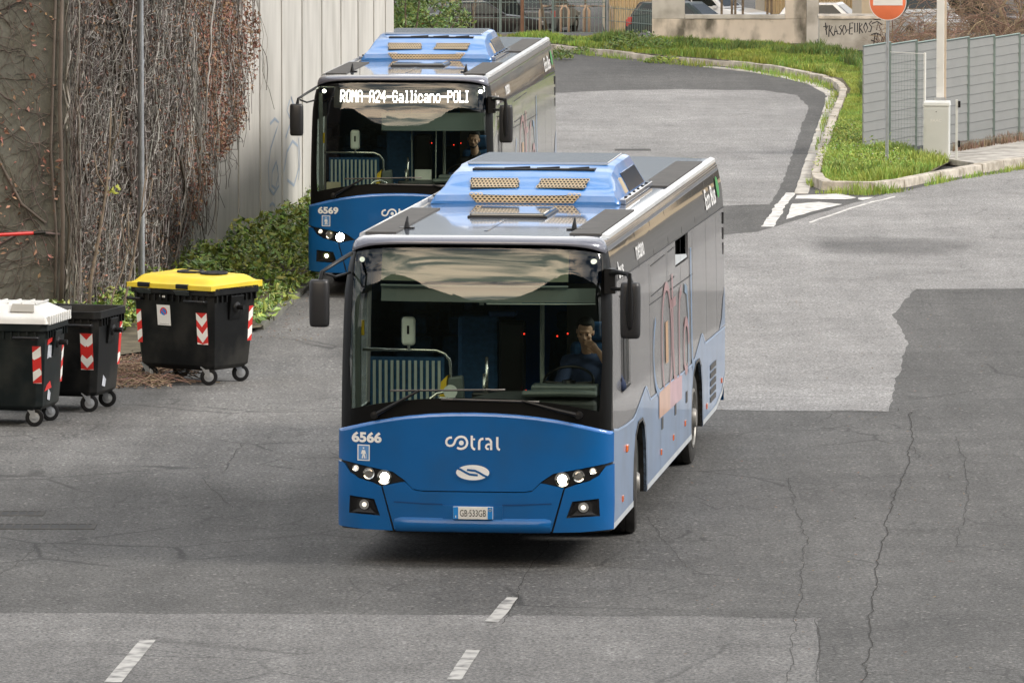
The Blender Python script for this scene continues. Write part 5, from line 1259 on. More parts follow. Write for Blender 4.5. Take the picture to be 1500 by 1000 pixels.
    for row in range(4):
        y = 2.6+row*.95
        for x in (-.95, -.48): seat(x, y, 1.02 if row else 1.05)
        if row: 
            for x in (.95, .48): seat(x, y, 1.02)
    mb = MB(); mb.box(-1.2, 2.15, .43, -.2, 6.4, .85); mb.box(.25, 3.0, .43, 1.2, 6.4, .85); mb.build('podium', M['inter'], P)
    # ticket machine block and screen behind the driver
    mb = MB(); mb.box(-.34, 1.55, 1.2, .05, 1.65, 2.22); mb.build('blue_partition', M['seat'], P, bevel=.04)
    mb = MB(); mb.box(.06, 1.5, 1.2, .30, 1.7, 2.17); mb.build('machine_cabinet', M['black'], P, bevel=.03)
    mb = MB(); mb.box(-.04, 1.50, 2.215, .22, 1.68, 2.27); mb.build('machine_cap', M['seat2'], P, bevel=.02)
    mb = MB(); mb.box(.66, 1.98, 1.3, 1.2, 2.02, 2.5); mb.build('driver_screen', M['inter'], P)
    mb = MB(); mb.tube([(.50, 1.3, .45), (.50, 1.3, 2.88)], .022, 8); mb.build('grab_pole', M['dullpole'], P, smooth=True)
    for x, z0, z1 in ((.035, 1.45, 1.75), (.075, 1.47, 1.91)): mb = MB(); mb.tube([(x*.6, .7, z0), (x*.6, .7, z1)], .016, 8); mb.build('short_pole', M['chrome'], P, smooth=True)
    mb = MB(); mb.box(-.09, .62, 1.42, .16, .8, 1.58); mb.build('ticket_printer', M['black'], P, bevel=.02)
    mb = MB(); mb.hexa([(-.34, .55, 1.40), (-.15, .55, 1.40), (-.15, .70, 1.40), (-.34, .7, 1.40)], [(-.31, .58, 1.72), (-.17, .58, 1.74), (-.17, .68, 1.74), (-.31, .68, 1.72)]); mb.build('ticket_validator', M['dashgrey'], P, bevel=.02)
    mb = MB(); mb.hexa([(-.40, .56, 1.40), (-.345, .55, 1.40), (-.345, .70, 1.40), (-.40, .7, 1.40)], [(-.375, .58, 1.68), (-.315, .58, 1.74), (-.315, .68, 1.74), (-.375, .68, 1.68)]); mb.build('validator_side', M['yel2'], P)
    # entrance rail and slatted guard
    mb = MB(); mb.tube([(-1.12, .62, 1.975), (-.62, .62, 1.975), (-.42, .62, 1.972), (-.34, .62, 1.94), (-.295, .62, 1.88), (-.285, .62, 1.80), (-.285, .62, 1.3)], .016, 10)
    mb.build('guard_rail', M['chrome'], P, smooth=True)
    mb = MB()
    for k in range(12): x = -1.03+k*.056; mb.box(x, .655, 1.22, x+.026, .665, 1.87)
    mb.build('guard_slats', M['slat'], P)
    mb = MB(); mb.box(-1.06, .70, 1.2, -.36, .72, 1.90); mb.build('guard_panel', M['seat'], P)
    mb = MB(); mb.tube([(-.62, .42, 1.36), (-.50, .44, 1.50), (-.40, .46, 1.58), (-.31, .48, 1.60), (-.24, .5, 1.56), (-.22, .5, 1.44)], .016, 8); mb.tube([(-.54, .40, 1.36), (-.46, .42, 1.46), (-.36, .44, 1.545), (-.30, .46, 1.54), (-.26, .46, 1.46)], .012, 8); mb.build('curved_handrail', M['chrome'], P, smooth=True)
    mb = MB(); mb.lathe([(0, .46), (.065, .46), (.065, .475), (0, .475)], 20, 'Y', (-.27, 0, 1.60)); mb.build('round_disc', M['disp'], P) if lit else None
    mb = MB(); mb.box(-.745, .54, 2.02, -.615, .62, 2.29); dd = mb.build('soap_dispenser', M['disp'], P, bevel=.035, seg=3)
    mb = MB(); mb.box(-.69, .535, 2.13, -.668, .545, 2.21); mb.build('dispenser_slot', M['black'], dd); mb = MB(); mb.tube([(-.68, .6, 1.97), (-.68, .6, 2.03)], .015, 6); mb.build('dispenser_clip', M['chrome'], dd)
    for x, y, z in ((.31, 1.46, 2.06), (.33, 1.44, 1.52), (.60, 1.7, 2.02), (.70, 1.7, 2.045)):
        mb = MB(); mb.box(x-.006, y-.01, z-.007, x+.006, y, z+.007); mb.build('red_light', M['redled'], P)
    for x in (-1.17,):
        mb = MB(); mb.box(x+.02, .7, 2.1, x+.05, .74, 2.24); mb.build('door_button', M['yel2'], P); mb = MB(); mb.box(-1.19, .6, .5, -1.14, .66, 2.8); mb.build('door_post', M['inter_l'], P)
    # destination display and blinds
    if led:
        mb = MB(); mb.grid(lambda u, v: fmap(u, v, -.09), lin(-.95, 1.05, 21), [2.62, 2.72, 2.92]); mb.build('destination_display', M['shell'], P)
        dot_text('display_text', led, -.86, .92, 2.70, .165, fmap, -.080, M['led'], P)
        mb = MB(); mb.grid(lambda u, v: fmap(u, v, -.16), lin(-.28, 1.13, 15), [2.32, 2.45, 2.56]); mb.tube([fmap(u, 2.315, -.15) for u in lin(-.28, 1.13, 12)], .008, 6); mb.build('sun_blind', M['blind'], P, smooth=True)
        mb = MB(); mb.tube([(.45, .5, 1.5), (.45, .6, 2.32)], .008, 6); mb.tube([(.12, .5, 1.5), (.12, .5, 2.6)], .006, 6); mb.build('blind_cord', M['dullpole'], P)
        mb = MB(); mb.box(.15, .62, 1.60, .38, .66, 1.74); mb.build('paper_notice', M['disp'], P)
        mb = MB(); mb.box(-1.06, .36, 1.45, -.86, .37, 1.58); mb.build('paper_card', pm('card', (.45, .40, .28), .8), P)
    else:
        mb = MB(); mb.grid(lambda u, v: fmap(u, v, -.08), lin(-.90, .86, 21), [2.66, 2.74, 2.84, 2.95]); mb.build('destination_display', M['screen'], P, smooth=True)
        mb = MB(); mb.tube([fmap(u, 2.615, -.08) for u in lin(-.90, .86, 15)], .014, 6); mb.grid(lambda u, v: fmap(u, v, -.12), lin(-.9, 1.1, 15), [2.47, 2.60]); mb.build('display_rail', M['dashgrey'], P)
        mb = MB(); mb.tube([fmap(u, 2.455, -.12) for u in lin(.1, 1.1, 9)], .008, 6); mb.build('blind_rod', M['dullpole'], P)
        mb = MB(); mb.tube([fmap(-.32, 2.475, -.2), fmap(.42, 2.46, -.2)], .007, 6); mb.box(.01, .42, 2.42, .05, .46, 2.52); mb.build('blind_rod', M['dullpole'], P)
    # front markings
    text_mesh('fleet_number', number, -1.005, 1.205, .100, .29, fmap, .0335, M['logo_white'], P, .045)
    sq = [(-1.095, .985), (-.975, .985), (-.975, 1.135), (-1.095, 1.135)]
    S_ = patch('walking_sign', sq, fmap, .0325, 0, M['logo_white'], P, FU)
    patch('sign_field', [(-1.085, .995), (-.985, .995), (-.985, 1.125), (-1.085, 1.125)], fmap, .0345, 0, M['lipblue'], S_, FU)
    mb = MB(); f_ = lambda pts, w_: stroke_poly(mb, [(-1.035+a, 1.06+b) for a, b in pts], w_, fmap, .0365)
    f_([(0, .025), (0, -.01)], .030); f_([(-.002, -.008), (-.012, -.052)], .013); f_([(.004, -.008), (.014, -.052)], .013); f_([(-.012, .02), (-.022, -.012)], .008); f_([(.012, .02), (.020, -.010)], .008); f_([(.026, -.01), (.028, -.052)], .004); f_([(0, .036), (0, .050)], .014)
    mb.build('walking_figure', M['logo_white'], S_, fix=False)
    mb = MB(); K = .00153; lf = lambda pts, w_=14, cl=False: stroke_poly(mb, [((a-889)*K, 1.168-(b-287)*K) for a, b in pts], w_*K, fmap, .0335, closed=cl)
    lf([(762, 253), (748, 254), (735, 261), (728, 273), (728, 288), (735, 299), (748, 304), (762, 302), (772, 295), (779, 283), (784, 268), (793, 256), (806, 249), (820, 247), (835, 250), (847, 259), (854, 272), (856, 286), (852, 300), (844, 311), (832, 318), (818, 321), (804, 319), (794, 313)], 14)
    mb.add([fmap((820+15*math.cos(t)-889)*K, 1.168-(285+15*math.sin(t)-287)*K, .0335) for t in lin(0, 2*PI, 19)[:-1]], [tuple(range(17, -1, -1))])
    lf([(884, 240), (884, 300), (888, 313), (896, 321), (905, 323)]); lf([(884, 262), (904, 262)], 11); lf([(929, 326), (929, 282), (933, 268), (942, 260), (955, 258)])
    lf([(968, 260), (985, 258), (996, 264), (1002, 276), (1003, 326)]); lf([(1003, 292), (985, 291), (974, 297), (970, 309), (976, 319), (988, 320)], 12); lf([(1040, 246), (1040, 304), (1044, 318), (1056, 325)])
    mb.build('front_logo', M['logo_white'], P, fix=False)
    E_ = patch('emblem', disc(0, .895, .085, 32, .172), fmap, .036, .01, M['blue'], P)
    patch('emblem_ring', disc(0.003, .897, .071, 32, .156), fmap, .0385, 0, M['logo_white'], E_)
    mb = MB(); ef = lambda pts, w_: stroke_poly(mb, [((a-895)*.00153, .897-(b-463)*.00155) for a, b in pts], w_, fmap, .041)
    ef([(994, 490), (968, 481), (940, 465), (912, 452), (862, 447)], .019); ef([(796, 436), (822, 445), (850, 461), (878, 474), (928, 479)], .019)
    ef([(838, 442), (858, 453), (884, 461)], .006) if False else None
    mb.build('emblem_cut', M['blue'], E_, fix=False)
    Q = patch('plate_holder', [(-.275, .458), (.285, .458), (.285, .588), (-.275, .588)], fmap, .045, .02, M['blue'], P, FU)
    Q = patch('number_plate', [(-.175, .466), (.195, .466), (.195, .580), (-.175, .580)], fmap, .072, .028, M['plate'], P, FU)
    for a, b in ((-.174, -.128), (.148, .194)): patch('plate_band', [(a, .467), (b, .467), (b, .579), (a, .579)], fmap, .0745, 0, M['plate_blue'], Q)
    text_mesh('plate_text', 'GB\u00b7533GB' if lit else 'GB\u00b7536GB', .01, .522, .062, .245, fmap, .0745, M['shell'], Q, .0)
    text_mesh('plate_mark', 'I', -.151, .489, .022, .008, fmap, .0765, M['white'], Q, .0)
    mb = MB(); stroke_poly(mb, disc(.171, .552, .012, 12), .003, fmap, .0765, closed=True); mb.build('plate_ring', M['yel2'], Q, fix=False)
    # mirrors
    for s, cx, zc, hh, yy in ((1, 1.47, 2.42, .26, .02), (-1, -1.42, 2.47, .22, -.12)):
        mb = MB()
        if s > 0:
            mb.tube([(1.22, .35, 2.73), (1.33, .20, 2.76), (1.44, .08, 2.75), (1.475, .03, 2.68), (1.48, .02, 2.55)], [.03, .024, .022, .022, .04], 8); mb.tube([(1.22, .35, 2.60), (1.34, .2, 2.60), (1.44, .1, 2.62), (1.47, .05, 2.64)], .018, 8); mb.box(1.20, .28, 2.55, 1.30, .42, 2.78)
        else:
            mb.tube([(-1.18, .30, 2.90), (-1.28, .05, 2.84), (-1.40, -.10, 2.76), (-1.42, -.12, 2.62)], [.022, .018, .018, .03], 8); mb.tube([(-1.2, .34, 2.72), (-1.3, .08, 2.70), (-1.38, -.04, 2.74)], .012, 8)
        mb.build('mirror_arm', M['black'], P, angle=40)
        mb = MB(); a = .095
        prof_ = [(-1, .72), (-.97, .88), (-.85, .98), (-.4, 1), (.4, 1), (.85, .98), (.97, .90), (1, .76)]
        V = []; nn_ = 20
        for hz, ws in prof_:
            for j in range(nn_):
                t = 2*PI*j/nn_; c_, s_ = math.cos(t), math.sin(t); xx = math.copysign(abs(c_)**.6, c_)*a*ws; yb = math.copysign(abs(s_)**.8, s_)*(.085 if s_ < 0 else .05)*ws*(1.0-.25*abs(hz)); V.append((cx+xx, yy+yb, zc+hz*hh))
        k = len(prof_); mb.add(V, [(i*nn_+j, i*nn_+(j+1) % nn_, (i+1)*nn_+(j+1) % nn_, (i+1)*nn_+j) for i in range(k-1) for j in range(nn_)]+[tuple(range(nn_)), tuple((k-1)*nn_+j for j in range(nn_))])
        m_ = mb.build('mirror_housing', M['mirrorb'], P, angle=50)
        mb = MB(); mb.box(cx-.075, yy+.05, zc-hh*.9, cx+.075, yy+.056, zc+hh*.85); mb.build('mirror_glass', M['reflector'], m_)
        if s > 0:
            mb = MB(); V = []
            for hz, ws in ((-.28, .25), (-.24, .6), (-.1, .85), (.05, .8), (.2, .5), (.30, .35)):
                for j in range(12): t = 2*PI*j/12; V.append((cx+.045*ws*math.cos(t), yy-.075+.045*ws*math.sin(t), zc+.08+hz*.9))
            mb.add(V, [(i*12+j, i*12+(j+1) % 12, (i+1)*12+(j+1) % 12, (i+1)*12+j) for i in range(5) for j in range(12)]+[tuple(range(12))]); mb.build('housing_rib', M['black'], m_, smooth=True)
    return B
M['void'] = pm('painted cabin shade', (.004, .004, .004), 1, spec=0)
M['gapgrey'] = pm('panel gap', (.06, .06, .062), .5)
M['navy_line'] = pm('painted crease shade', (.002, .05, .18), .4)
M['lampglass'] = pm('lamp glass', (.30, .29, .27), .08, .6)
M['wiperm'] = pm('wiper metal', (.16, .15, .14), .45, .3)
M['hatch'] = pm('roof hatch glass', (.05, .07, .09), .08, coat=1)
M['mirrorblue'] = pm('blue tinted panel', (.04, .12, .28), .05, .6, coat=1)
M['lipblue'] = pm('light blue line', (.12, .30, .62), .3)
M['waveb'] = pm('pale wave edge', (.36, .46, .62), .3)
M['lip'] = pm('hood lip sky sheen', (.06, .20, .55), .25, coat=1)  # lighter than the hood paint: sky reflection put into the lip colour
M['dashgrey'] = pm('dash grey', (.10, .12, .11), .4)
M['seat2'] = pm('blue cap', (.012, .05, .16), .5)
M['dullpole'] = pm('dull pole', (.30, .33, .30), .4)
M['slat'] = pm('pale slat', (.42, .48, .45), .5)
M['mirrorb'] = pm('mirror housing plastic', (.022, .022, .024), .42)

make_bus((-.365, 60.0), .119, '6566', 'front blue and grey bus numbered 6566, headlights lit, nearest the camera', True, None)
make_bus((-1.55, 89.5), .0785, '6569', 'rear blue and grey bus numbered 6569 with a lit destination display, behind the front bus', False, 'ROMA-A24-Gallicano-POLI')

# ------------------------------------------------------------------ people (bodies grown from tapered limbs, fused to one skin)
def fuse(name, parts, mat, parent, vox=.009, sm=6):
    """parts: ('e', centre, radii, rot) ellipsoids and ('c', p0, p1, r0, r1) tapered limbs -> one continuous mesh"""
    bm = bmesh.new()
    for p in parts:
        if p[0] == 'e':
            r = bmesh.ops.create_icosphere(bm, subdivisions=3, radius=1); Mx = Matrix.Translation(p[1]) @ (p[3].to_4x4() if len(p) > 3 else Matrix.Identity(4)) @ Matrix.Diagonal((*p[2], 1)); bmesh.ops.transform(bm, matrix=Mx, verts=r['verts'])
        else:
            a, b = Vector(p[1]), Vector(p[2]); d = b-a; q = d.to_track_quat('Z', 'Y').to_matrix().to_4x4()
            r = bmesh.ops.create_cone(bm, cap_ends=True, segments=16, radius1=p[3], radius2=p[4], depth=d.length); bmesh.ops.transform(bm, matrix=Matrix.Translation((a+b)/2) @ q, verts=r['verts'])
            for c, rr in ((a, p[3]), (b, p[4])):
                r = bmesh.ops.create_icosphere(bm, subdivisions=2, radius=rr); bmesh.ops.transform(bm, matrix=Matrix.Translation(c), verts=r['verts'])
    me = bpy.data.meshes.new(name); bm.to_mesh(me); bm.free()
    o = bpy.data.objects.new(name, me); col.objects.link(o); rm = o.modifiers.new('r', 'REMESH'); rm.mode = 'VOXEL'; rm.voxel_size = vox
    sm_ = o.modifiers.new('s', 'SMOOTH'); sm_.iterations = sm; sm_.factor = .5
    m2 = bpy.data.meshes.new_from_object(o.evaluated_get(bpy.context.evaluated_depsgraph_get())); bpy.data.objects.remove(o); m2.name = name
    r = link(name, m2, mat, parent); m2.shade_smooth(); return r
def person(bus_loc, yaw, x, y, label, pose, jacket, beard=False):
    ca, sa = math.cos(yaw), math.sin(yaw); wx = bus_loc[0]+x*ca+y*sa; wy = bus_loc[1]-x*sa+y*ca
    e_ = empty('person', (wx, wy, .0), -yaw, label, 'person', 'drivers at the wheel of the buses')
    V3 = Vector; hipz = 1.16
    hx = V3((-.02, -.12, hipz+.94)) if pose == 'rest' else V3((-.02, -.06, hipz+.96))
    tilt = Matrix.Rotation(math.radians(14 if pose == 'rest' else 8), 3, 'X') @ Matrix.Rotation(math.radians(6), 3, 'Y')
    def H(v): return hx+tilt @ V3(v)   # head frame: centre of skull, facing -Y
    head = [('e', H((0, .01, .035)), (.076, .094, .098), tilt), ('e', H((0, -.03, -.045)), (.058, .066, .072), tilt), ('e', H((0, -.055, -.088)), (.030, .030, .024), tilt),
            ('c', H((0, -.088, .012)), H((0, -.112, -.028)), .010, .014), ('e', H((0, -.106, -.032)), (.020, .014, .012), tilt), ('c', H((-.040, -.083, .028)), H((.040, -.083, .028)), .012, .012),
            ('e', H((-.030, -.082, .004)), (.015, .010, .010), tilt), ('e', H((.030, -.082, .004)), (.015, .010, .010), tilt), ('c', H((-.020, -.092, -.060)), H((.020, -.092, -.060)), .007, .007), ('c', H((-.018, -.090, -.072)), H((.018, -.090, -.072)), .007, .007),
            ('e', H((-.078, .012, -.005)), (.010, .020, .032), tilt), ('e', H((.078, .012, -.005)), (.010, .020, .032), tilt), ('e', H((-.045, -.055, -.025)), (.026, .03, .024), tilt), ('e', H((.045, -.055, -.025)), (.026, .03, .024), tilt)]
    nk = V3((0, .0, hipz+.70)); sh = [V3((-.19, .0, hipz+.63)), V3((.19, .0, hipz+.63))]
    neck = [('c', nk, H((0, .03, -.05)), .060, .054)]
    torso = [('e', V3((0, .02, hipz+.40)), (.185, .12, .22)), ('e', V3((0, .04, hipz+.12)), (.17, .125, .19)), ('c', sh[0], sh[1], .065, .065), ('e', V3((0, .02, hipz+.52)), (.14, .09, .09))]
    legs = []
    for s in (-1, 1): legs += [('c', V3((s*.09, .02, hipz+.02)), V3((s*.13, -.42, hipz+.03)), .088, .062), ('c', V3((s*.13, -.42, hipz+.03)), V3((s*.12, -.48, hipz-.40)), .058, .042), ('c', V3((s*.12, -.46, hipz-.43)), V3((s*.13, -.64, hipz-.45)), .042, .034)]
    if pose == 'rest':      # right hand (image right) props the cheek, elbow out on the sill
        el = [V3((-.30, -.20, hipz+.34)), V3((.33, -.24, hipz+.44))]; wr = [V3((-.20, -.44, hipz+.42)), V3((.125, -.25, hipz+.76))]
    else: el = [V3((-.28, -.16, hipz+.32)), V3((.28, -.16, hipz+.32))]; wr = [V3((-.20, -.42, hipz+.40)), V3((.14, -.42, hipz+.40))]
    arms = []; sleeves = []
    for i in (0, 1):
        arms += [('c', sh[i], el[i], .052, .044), ('c', el[i], wr[i], .043, .028)]
        cuff = el[i].lerp(wr[i], .60 if (pose == 'rest' and i == 1) else .93)
        sleeves += [('c', sh[i], el[i], .072, .060), ('c', el[i], cuff, .058, .046)]
        d = (wr[i]-el[i]).normalized()
        if pose == 'rest' and i == 1: d = V3((-.55, -.05, .55)).normalized()
        palm = wr[i]+d*.055; side = V3((0, 1, 0)).cross(d).normalized() if pose == 'rest' and i == 1 else V3((1, 0, 0))
        arms.append(('c', wr[i]+d*.01, palm+d*.02, .026, .034))
        fl_ = (.062, .072, .068, .052); nrm = d.cross(side).normalized()
        for k in range(4):
            b0 = palm+d*.035+side*(-.030+.020*k); cur = V3((-.6, .2, .1)) if pose == 'rest' and i == 1 else V3((0, -.3, -.8)); m0 = b0+(d*.8+cur*.3).normalized()*fl_[k]*.55; e0 = m0+(d*.25+cur*.9).normalized()*fl_[k]*.5
            arms += [('c', b0-d*.02, m0, .0098, .0092), ('c', m0, e0, .0090, .0075)]
        tb = palm-side*.034; arms += [('c', tb-d*.03, tb-side*.022+d*.012, .012, .011), ('c', tb-side*.022+d*.012, tb-side*.018+d*.042, .010, .008)]
    body = fuse('body', head+neck+torso+legs+arms, M['skin'], e_, .0075, 3)
    jk = [('e', V3((0, .02, hipz+.46)), (.215, .150, .25)), ('e', V3((0, .04, hipz+.10)), (.20, .155, .20)), ('c', sh[0], sh[1], .088, .088), ('e', V3((0, .0, hipz+.68)), (.115, .095, .06)), ('c', V3((0, .01, hipz+.68)), V3((0, .02, hipz+.75)), .086, .078)]
    fuse('jacket', jk+sleeves, M[jacket], e_, .011, 4)
    tr = []
    for s in (-1, 1): tr += [('c', V3((s*.09, .02, hipz+.02)), V3((s*.13, -.42, hipz+.03)), .105, .078), ('c', V3((s*.13, -.42, hipz+.03)), V3((s*.12, -.48, hipz-.37)), .074, .062)]
    fuse('trousers', tr+[('e', V3((0, .04, hipz+.03)), (.19, .14, .12))], M['suit'], e_, .013, 3)
    if pose != 'rest':
        mb = MB(); mb.hexa([(-.05, -.135, hipz+.42), (.05, -.135, hipz+.42), (.04, -.10, hipz+.42), (-.04, -.10, hipz+.42)], [(-.06, -.075, hipz+.70), (.06, -.075, hipz+.70), (.05, -.05, hipz+.70), (-.05, -.05, hipz+.70)]); mb.build('shirt', M['shirt'], e_, bevel=.01)
    hr = [('e', H((0, .028, .062)), (.083, .092, .088), tilt), ('e', H((0, -.035, .105)), (.060, .050, .030), tilt), ('e', H((0, .06, .0)), (.074, .058, .08), tilt), ('e', H((-.070, .012, .045)), (.014, .035, .045), tilt), ('e', H((.070, .012, .045)), (.014, .035, .045), tilt)]
    fuse('hair', hr, M['hair'], e_, .009, 2)
    if beard: fuse('beard', [('e', H((0, -.055, -.092)), (.040, .034, .026), tilt), ('c', H((-.060, -.012, -.045)), H((-.035, -.055, -.092)), .014, .014), ('c', H((.060, -.012, -.045)), H((.035, -.055, -.092)), .014, .014), ('c', H((-.022, -.098, -.048)), H((.022, -.098, -.048)), .006, .006)], M['hair'], e_, .006, 2)
    mb = MB()
    for s in (-1, 1): mb.lathe([(0, -.001), (.007, 0), (.009, .004)], 10, 'Y', tuple(H((s*.030, -.0925, .004))))
    mb.build('eyes', M['shell'], e_)
person((-.365, 60.0), .119, .93, 1.42, 'bus driver in a navy jacket leaning his cheek on one hand, in the front bus', 'rest', 'navy')
person((-1.55, 89.5), .0785, .93, 1.42, 'bearded dark haired bus driver in a dark suit looking down, in the rear bus', 'drive', 'suit', True)

# ------------------------------------------------------------------ wheeled rubbish containers
def make_bin(px, py, rz, lid, label, mat):
    x, y = G(px, py); e_ = empty('rubbish_container', (x, y, 0), rz, label, 'rubbish bin', 'wheeled black rubbish containers by the wall')
    # local: long face looks to -Y; lower right front corner of the body near the origin
    Wd, Dp = 1.10, .80; wt2, dt = 1.22, .94; z0, z1 = .20, 1.17
    def ringp(w_, d_, z, c=.07): # chamfered rectangle
        cx, cy = -Wd/2, Dp/2; a, b = w_/2, d_/2
        return [(cx+u, cy+v, z) for u, v in ((-a+c, -b), (a-c, -b), (a, -b+c), (a, b-c), (a-c, b), (-a+c, b), (-a, b-c), (-a, -b+c))]
    rings = [(Wd-.1, Dp-.1, z0-.02), (Wd, Dp, z0+.03), (Wd+.06, Dp+.06, .6), (wt2, dt, z1-.10), (wt2, dt, z1-.09), (wt2+.06, dt+.06, z1-.085), (wt2+.06, dt+.06, z1)]
    mb = MB(); V = [p for r_ in rings for p in ringp(*r_)]; mb.add(V, [(i*8+j, i*8+(j+1) % 8, (i+1)*8+(j+1) % 8, (i+1)*8+j) for i in range(len(rings)-1) for j in range(8)]+[tuple(range(7, -1, -1))])
    inn = [(wt2-.02, dt-.02, z1), (wt2-.08, dt-.08, z1-.1), (Wd-.08, Dp-.08, z0+.05)]; k0 = len(rings); Vi = [p for r_ in inn for p in ringp(*r_)]
    top = [p for p in ringp(*rings[-1])]; mb.add(top+Vi, [(i*8+j, i*8+(j+1) % 8, (i+1)*8+(j+1) % 8, (i+1)*8+j) for i in range(3) for j in range(8)]+[tuple(24+j for j in range(8))])
    mb.build('body', M[mat], e_, bevel=.012, fix=True)
    cx, cy = -Wd/2, Dp/2
    def fface(u, v, o): f = (v-z0)/(z1-.1-z0); return (cx+u, cy-(Dp+(dt-Dp)*f*f*.9+.005*0)/2-.012-o, v)
    def rface(u, v, o): f = (v-z0)/(z1-.1-z0); return (cx+(Wd+(wt2-Wd)*f*f*.9)/2+.012+o, cy+u, v)
    # rim ribs, trunnion and handles
    mb = MB()
    for s in (-1, 1):
        mb.lathe([(.0, s*.12), (.03, s*.12), (.03, s*.03), (.06, s*.02), (.07, 0)], 16, 'X', (cx+s*(wt2/2+.02), cy, .93)); 
    mb.build('lifting_trunnion', M['black'], e_)
    mb = MB(); mb.hexa([(cx+wt2/2-.02, cy-.11, .78), (cx+wt2/2+.0, cy-.11, .78), (cx+wt2/2+.0, cy+.11, .78), (cx+wt2/2-.02, cy+.11, .78)], [(cx+wt2/2-.02, cy-.13, 1.07), (cx+wt2/2+.05, cy-.13, 1.07), (cx+wt2/2+.05, cy+.13, 1.07), (cx+wt2/2-.02, cy+.13, 1.07)]); mb.build('trunnion_mount', M[mat], e_, bevel=.015)
    mb = MB()
    for k in range(9): y_ = cy-.38+k*.095; mb.box(cx+wt2/2+.002, y_-.008, 1.0, cx+wt2/2+.028, y_+.008, 1.082)
    for k in range(12): x_ = cx-.5+k*.092; mb.box(x_-.008, cy-dt/2-.028, 1.0, x_+.008, cy-dt/2-.002, 1.082)
    mb.build('rim_ribs', M[mat], e_)
    mb = MB(); y_ = cy-dt/2-.05; mb.tube([(cx-.58, y_+.02, 1.02), (cx-.58, y_-.05, 1.02), (cx-.40, y_-.05, 1.02), (cx-.40, y_+.02, 1.02)], .018, 8); mb.tube([(cx+.28, y_+.02, 1.02), (cx+.28, y_-.05, 1.02), (cx+.56, y_-.05, 1.02), (cx+.56, y_+.02, 1.02)], .018, 8); mb.build('push_handle', M['black'], e_, smooth=True)
    # casters
    for i, (sx, sy) in enumerate(((-1, -1), (1, -1), (1, 1), (-1, 1))):
        q = bpy.data.objects.new('caster', None); col.objects.link(q); q.parent = e_; q.location = (cx+sx*(Wd/2-.10), cy+sy*(Dp/2-.09), .105); q.rotation_euler = (0, 0, random.Random(i+int(px)).uniform(-.45, .45)-rz+PI/2)
        t = MB(); t.lathe([(.055, -.02), (.085, -.026), (.102, -.018), (.105, 0), (.102, .018), (.085, .026), (.055, .02)], 28, 'X'); t.build('tyre', M['black'], q, angle=50)
        t = MB(); t.lathe([(0, -.024), (.02, -.026), (.024, -.024), (.058, -.022), (.058, .022), (.024, .024), (.02, .026), (0, .024)], 20, 'X'); t.build('hub', M['galv'], q, angle=40)
        t = MB()
        for s in (-1, 1): t.hexa([(s*.032, -.018, -.012), (s*.038, -.018, -.012), (s*.038, .018, -.012), (s*.032, .018, -.012)], [(s*.032, .0, .11), (s*.038, .0, .11), (s*.038, .09, .11), (s*.032, .09, .11)])
        t.box(-.045, -.01, .108, .045, .10, .125); t.build('fork', M['galv'], q)
    # chevron stickers: red ground with white arms
    def chev(mapf, u0, w_, z_, h_, one=False):
        c = patch('chevron_sticker', [(u0-w_/2, z_), (u0+w_/2, z_), (u0+w_/2, z_+h_), (u0-w_/2, z_+h_)], mapf, .004, .003, M['sticker_red'], e_)
        mb = MB(); n_ = 5; st = h_/2.0
        for k in range(-1, 3):
            zz = z_+k*st+.0; lo = z_; hi = z_+h_
            for s in ((-1, 1) if not one else (1,)):
                ua, ub = (u0, u0+s*w_/2) if not one else (u0-w_/2, u0+w_/2)
                rise = w_*.55 if not one else w_*.8
                pa, pb = (ua, zz+.02), (ub, zz+.02+rise)
                cl_ = lambda p: (p[0], min(hi, max(lo, p[1])))
                q4 = [cl_(pa), cl_(pb), cl_((pb[0], pb[1]+st*.55)), cl_((pa[0], pa[1]+st*.55))]
                if len({(round(a, 4), round(b, 4)) for a, b in q4}) < 3: continue
                mb.add([mapf(a, b, .007) for a, b in q4], [(0, 1, 2, 3)])
        mb.build('chevron_arms', M['sticker_white'], c, fix=False)
    if lid == 'yellow':
        cm = lambda u, v, o: (lambda f: (cx+(Wd+(wt2-Wd)*f*f)/2-.035+(u+o)*.7071-.0+.012, cy-(Dp+(dt-Dp)*f*f)/2+.035-( -u+o)*.7071-.012, v))((v-z0)/(z1-.1-z0))
        chev(lambda u, v, o: fface(u, v, o), Wd/2-.10, .16, .50, .38); chev(fface, -Wd/2+.05, .07, .48, .40, True); chev(rface, Dp/2-.07, .08, .50, .42, True)
        S = patch('notice_sticker', [(-.22, .62), (-.02, .62), (-.02, .95), (-.22, .95)], fface, .004, .002, M['white'], e_)
        patch('prohibition_disc', disc(-.12, .865, .055, 24), fface, .006, 0, M['sticker_red'], S); patch('prohibition_field', disc(-.12, .865, .040, 24), fface, .008, 0, M['plate_blue'], S)
        mb = MB(); stroke_poly(mb, [(-.15, .895), (-.09, .835)], .012, fface, .010); mb.build('prohibition_bar', M['sticker_red'], S, fix=False)
        text_mesh('notice_text', 'DIVIETO DI SOSTA', -.12, .785, .016, .15, fface, .006, M['shell'], S, .01); text_mesh('notice_text', 'PERMANENTE', -.12, .755, .013, .12, fface, .006, M['shell'], S); text_mesh('notice_text', 'rimozione forzata', -.12, .722, .014, .14, fface, .006, M['shell'], S)
        mb = MB(); stroke_poly(mb, [(-.17, .665), (-.12, .672), (-.06, .66)], .012, fface, .006); mb.build('tow_mark', M['shell'], S, fix=False)
        patch('small_label', [(-.16, 1.04), (-.08, 1.04), (-.08, 1.065), (-.16, 1.065)], fface, .004, .002, M['white'], e_)
        # domed lid
        mb = MB(); lw, ld = wt2/2+.03, dt/2+.035
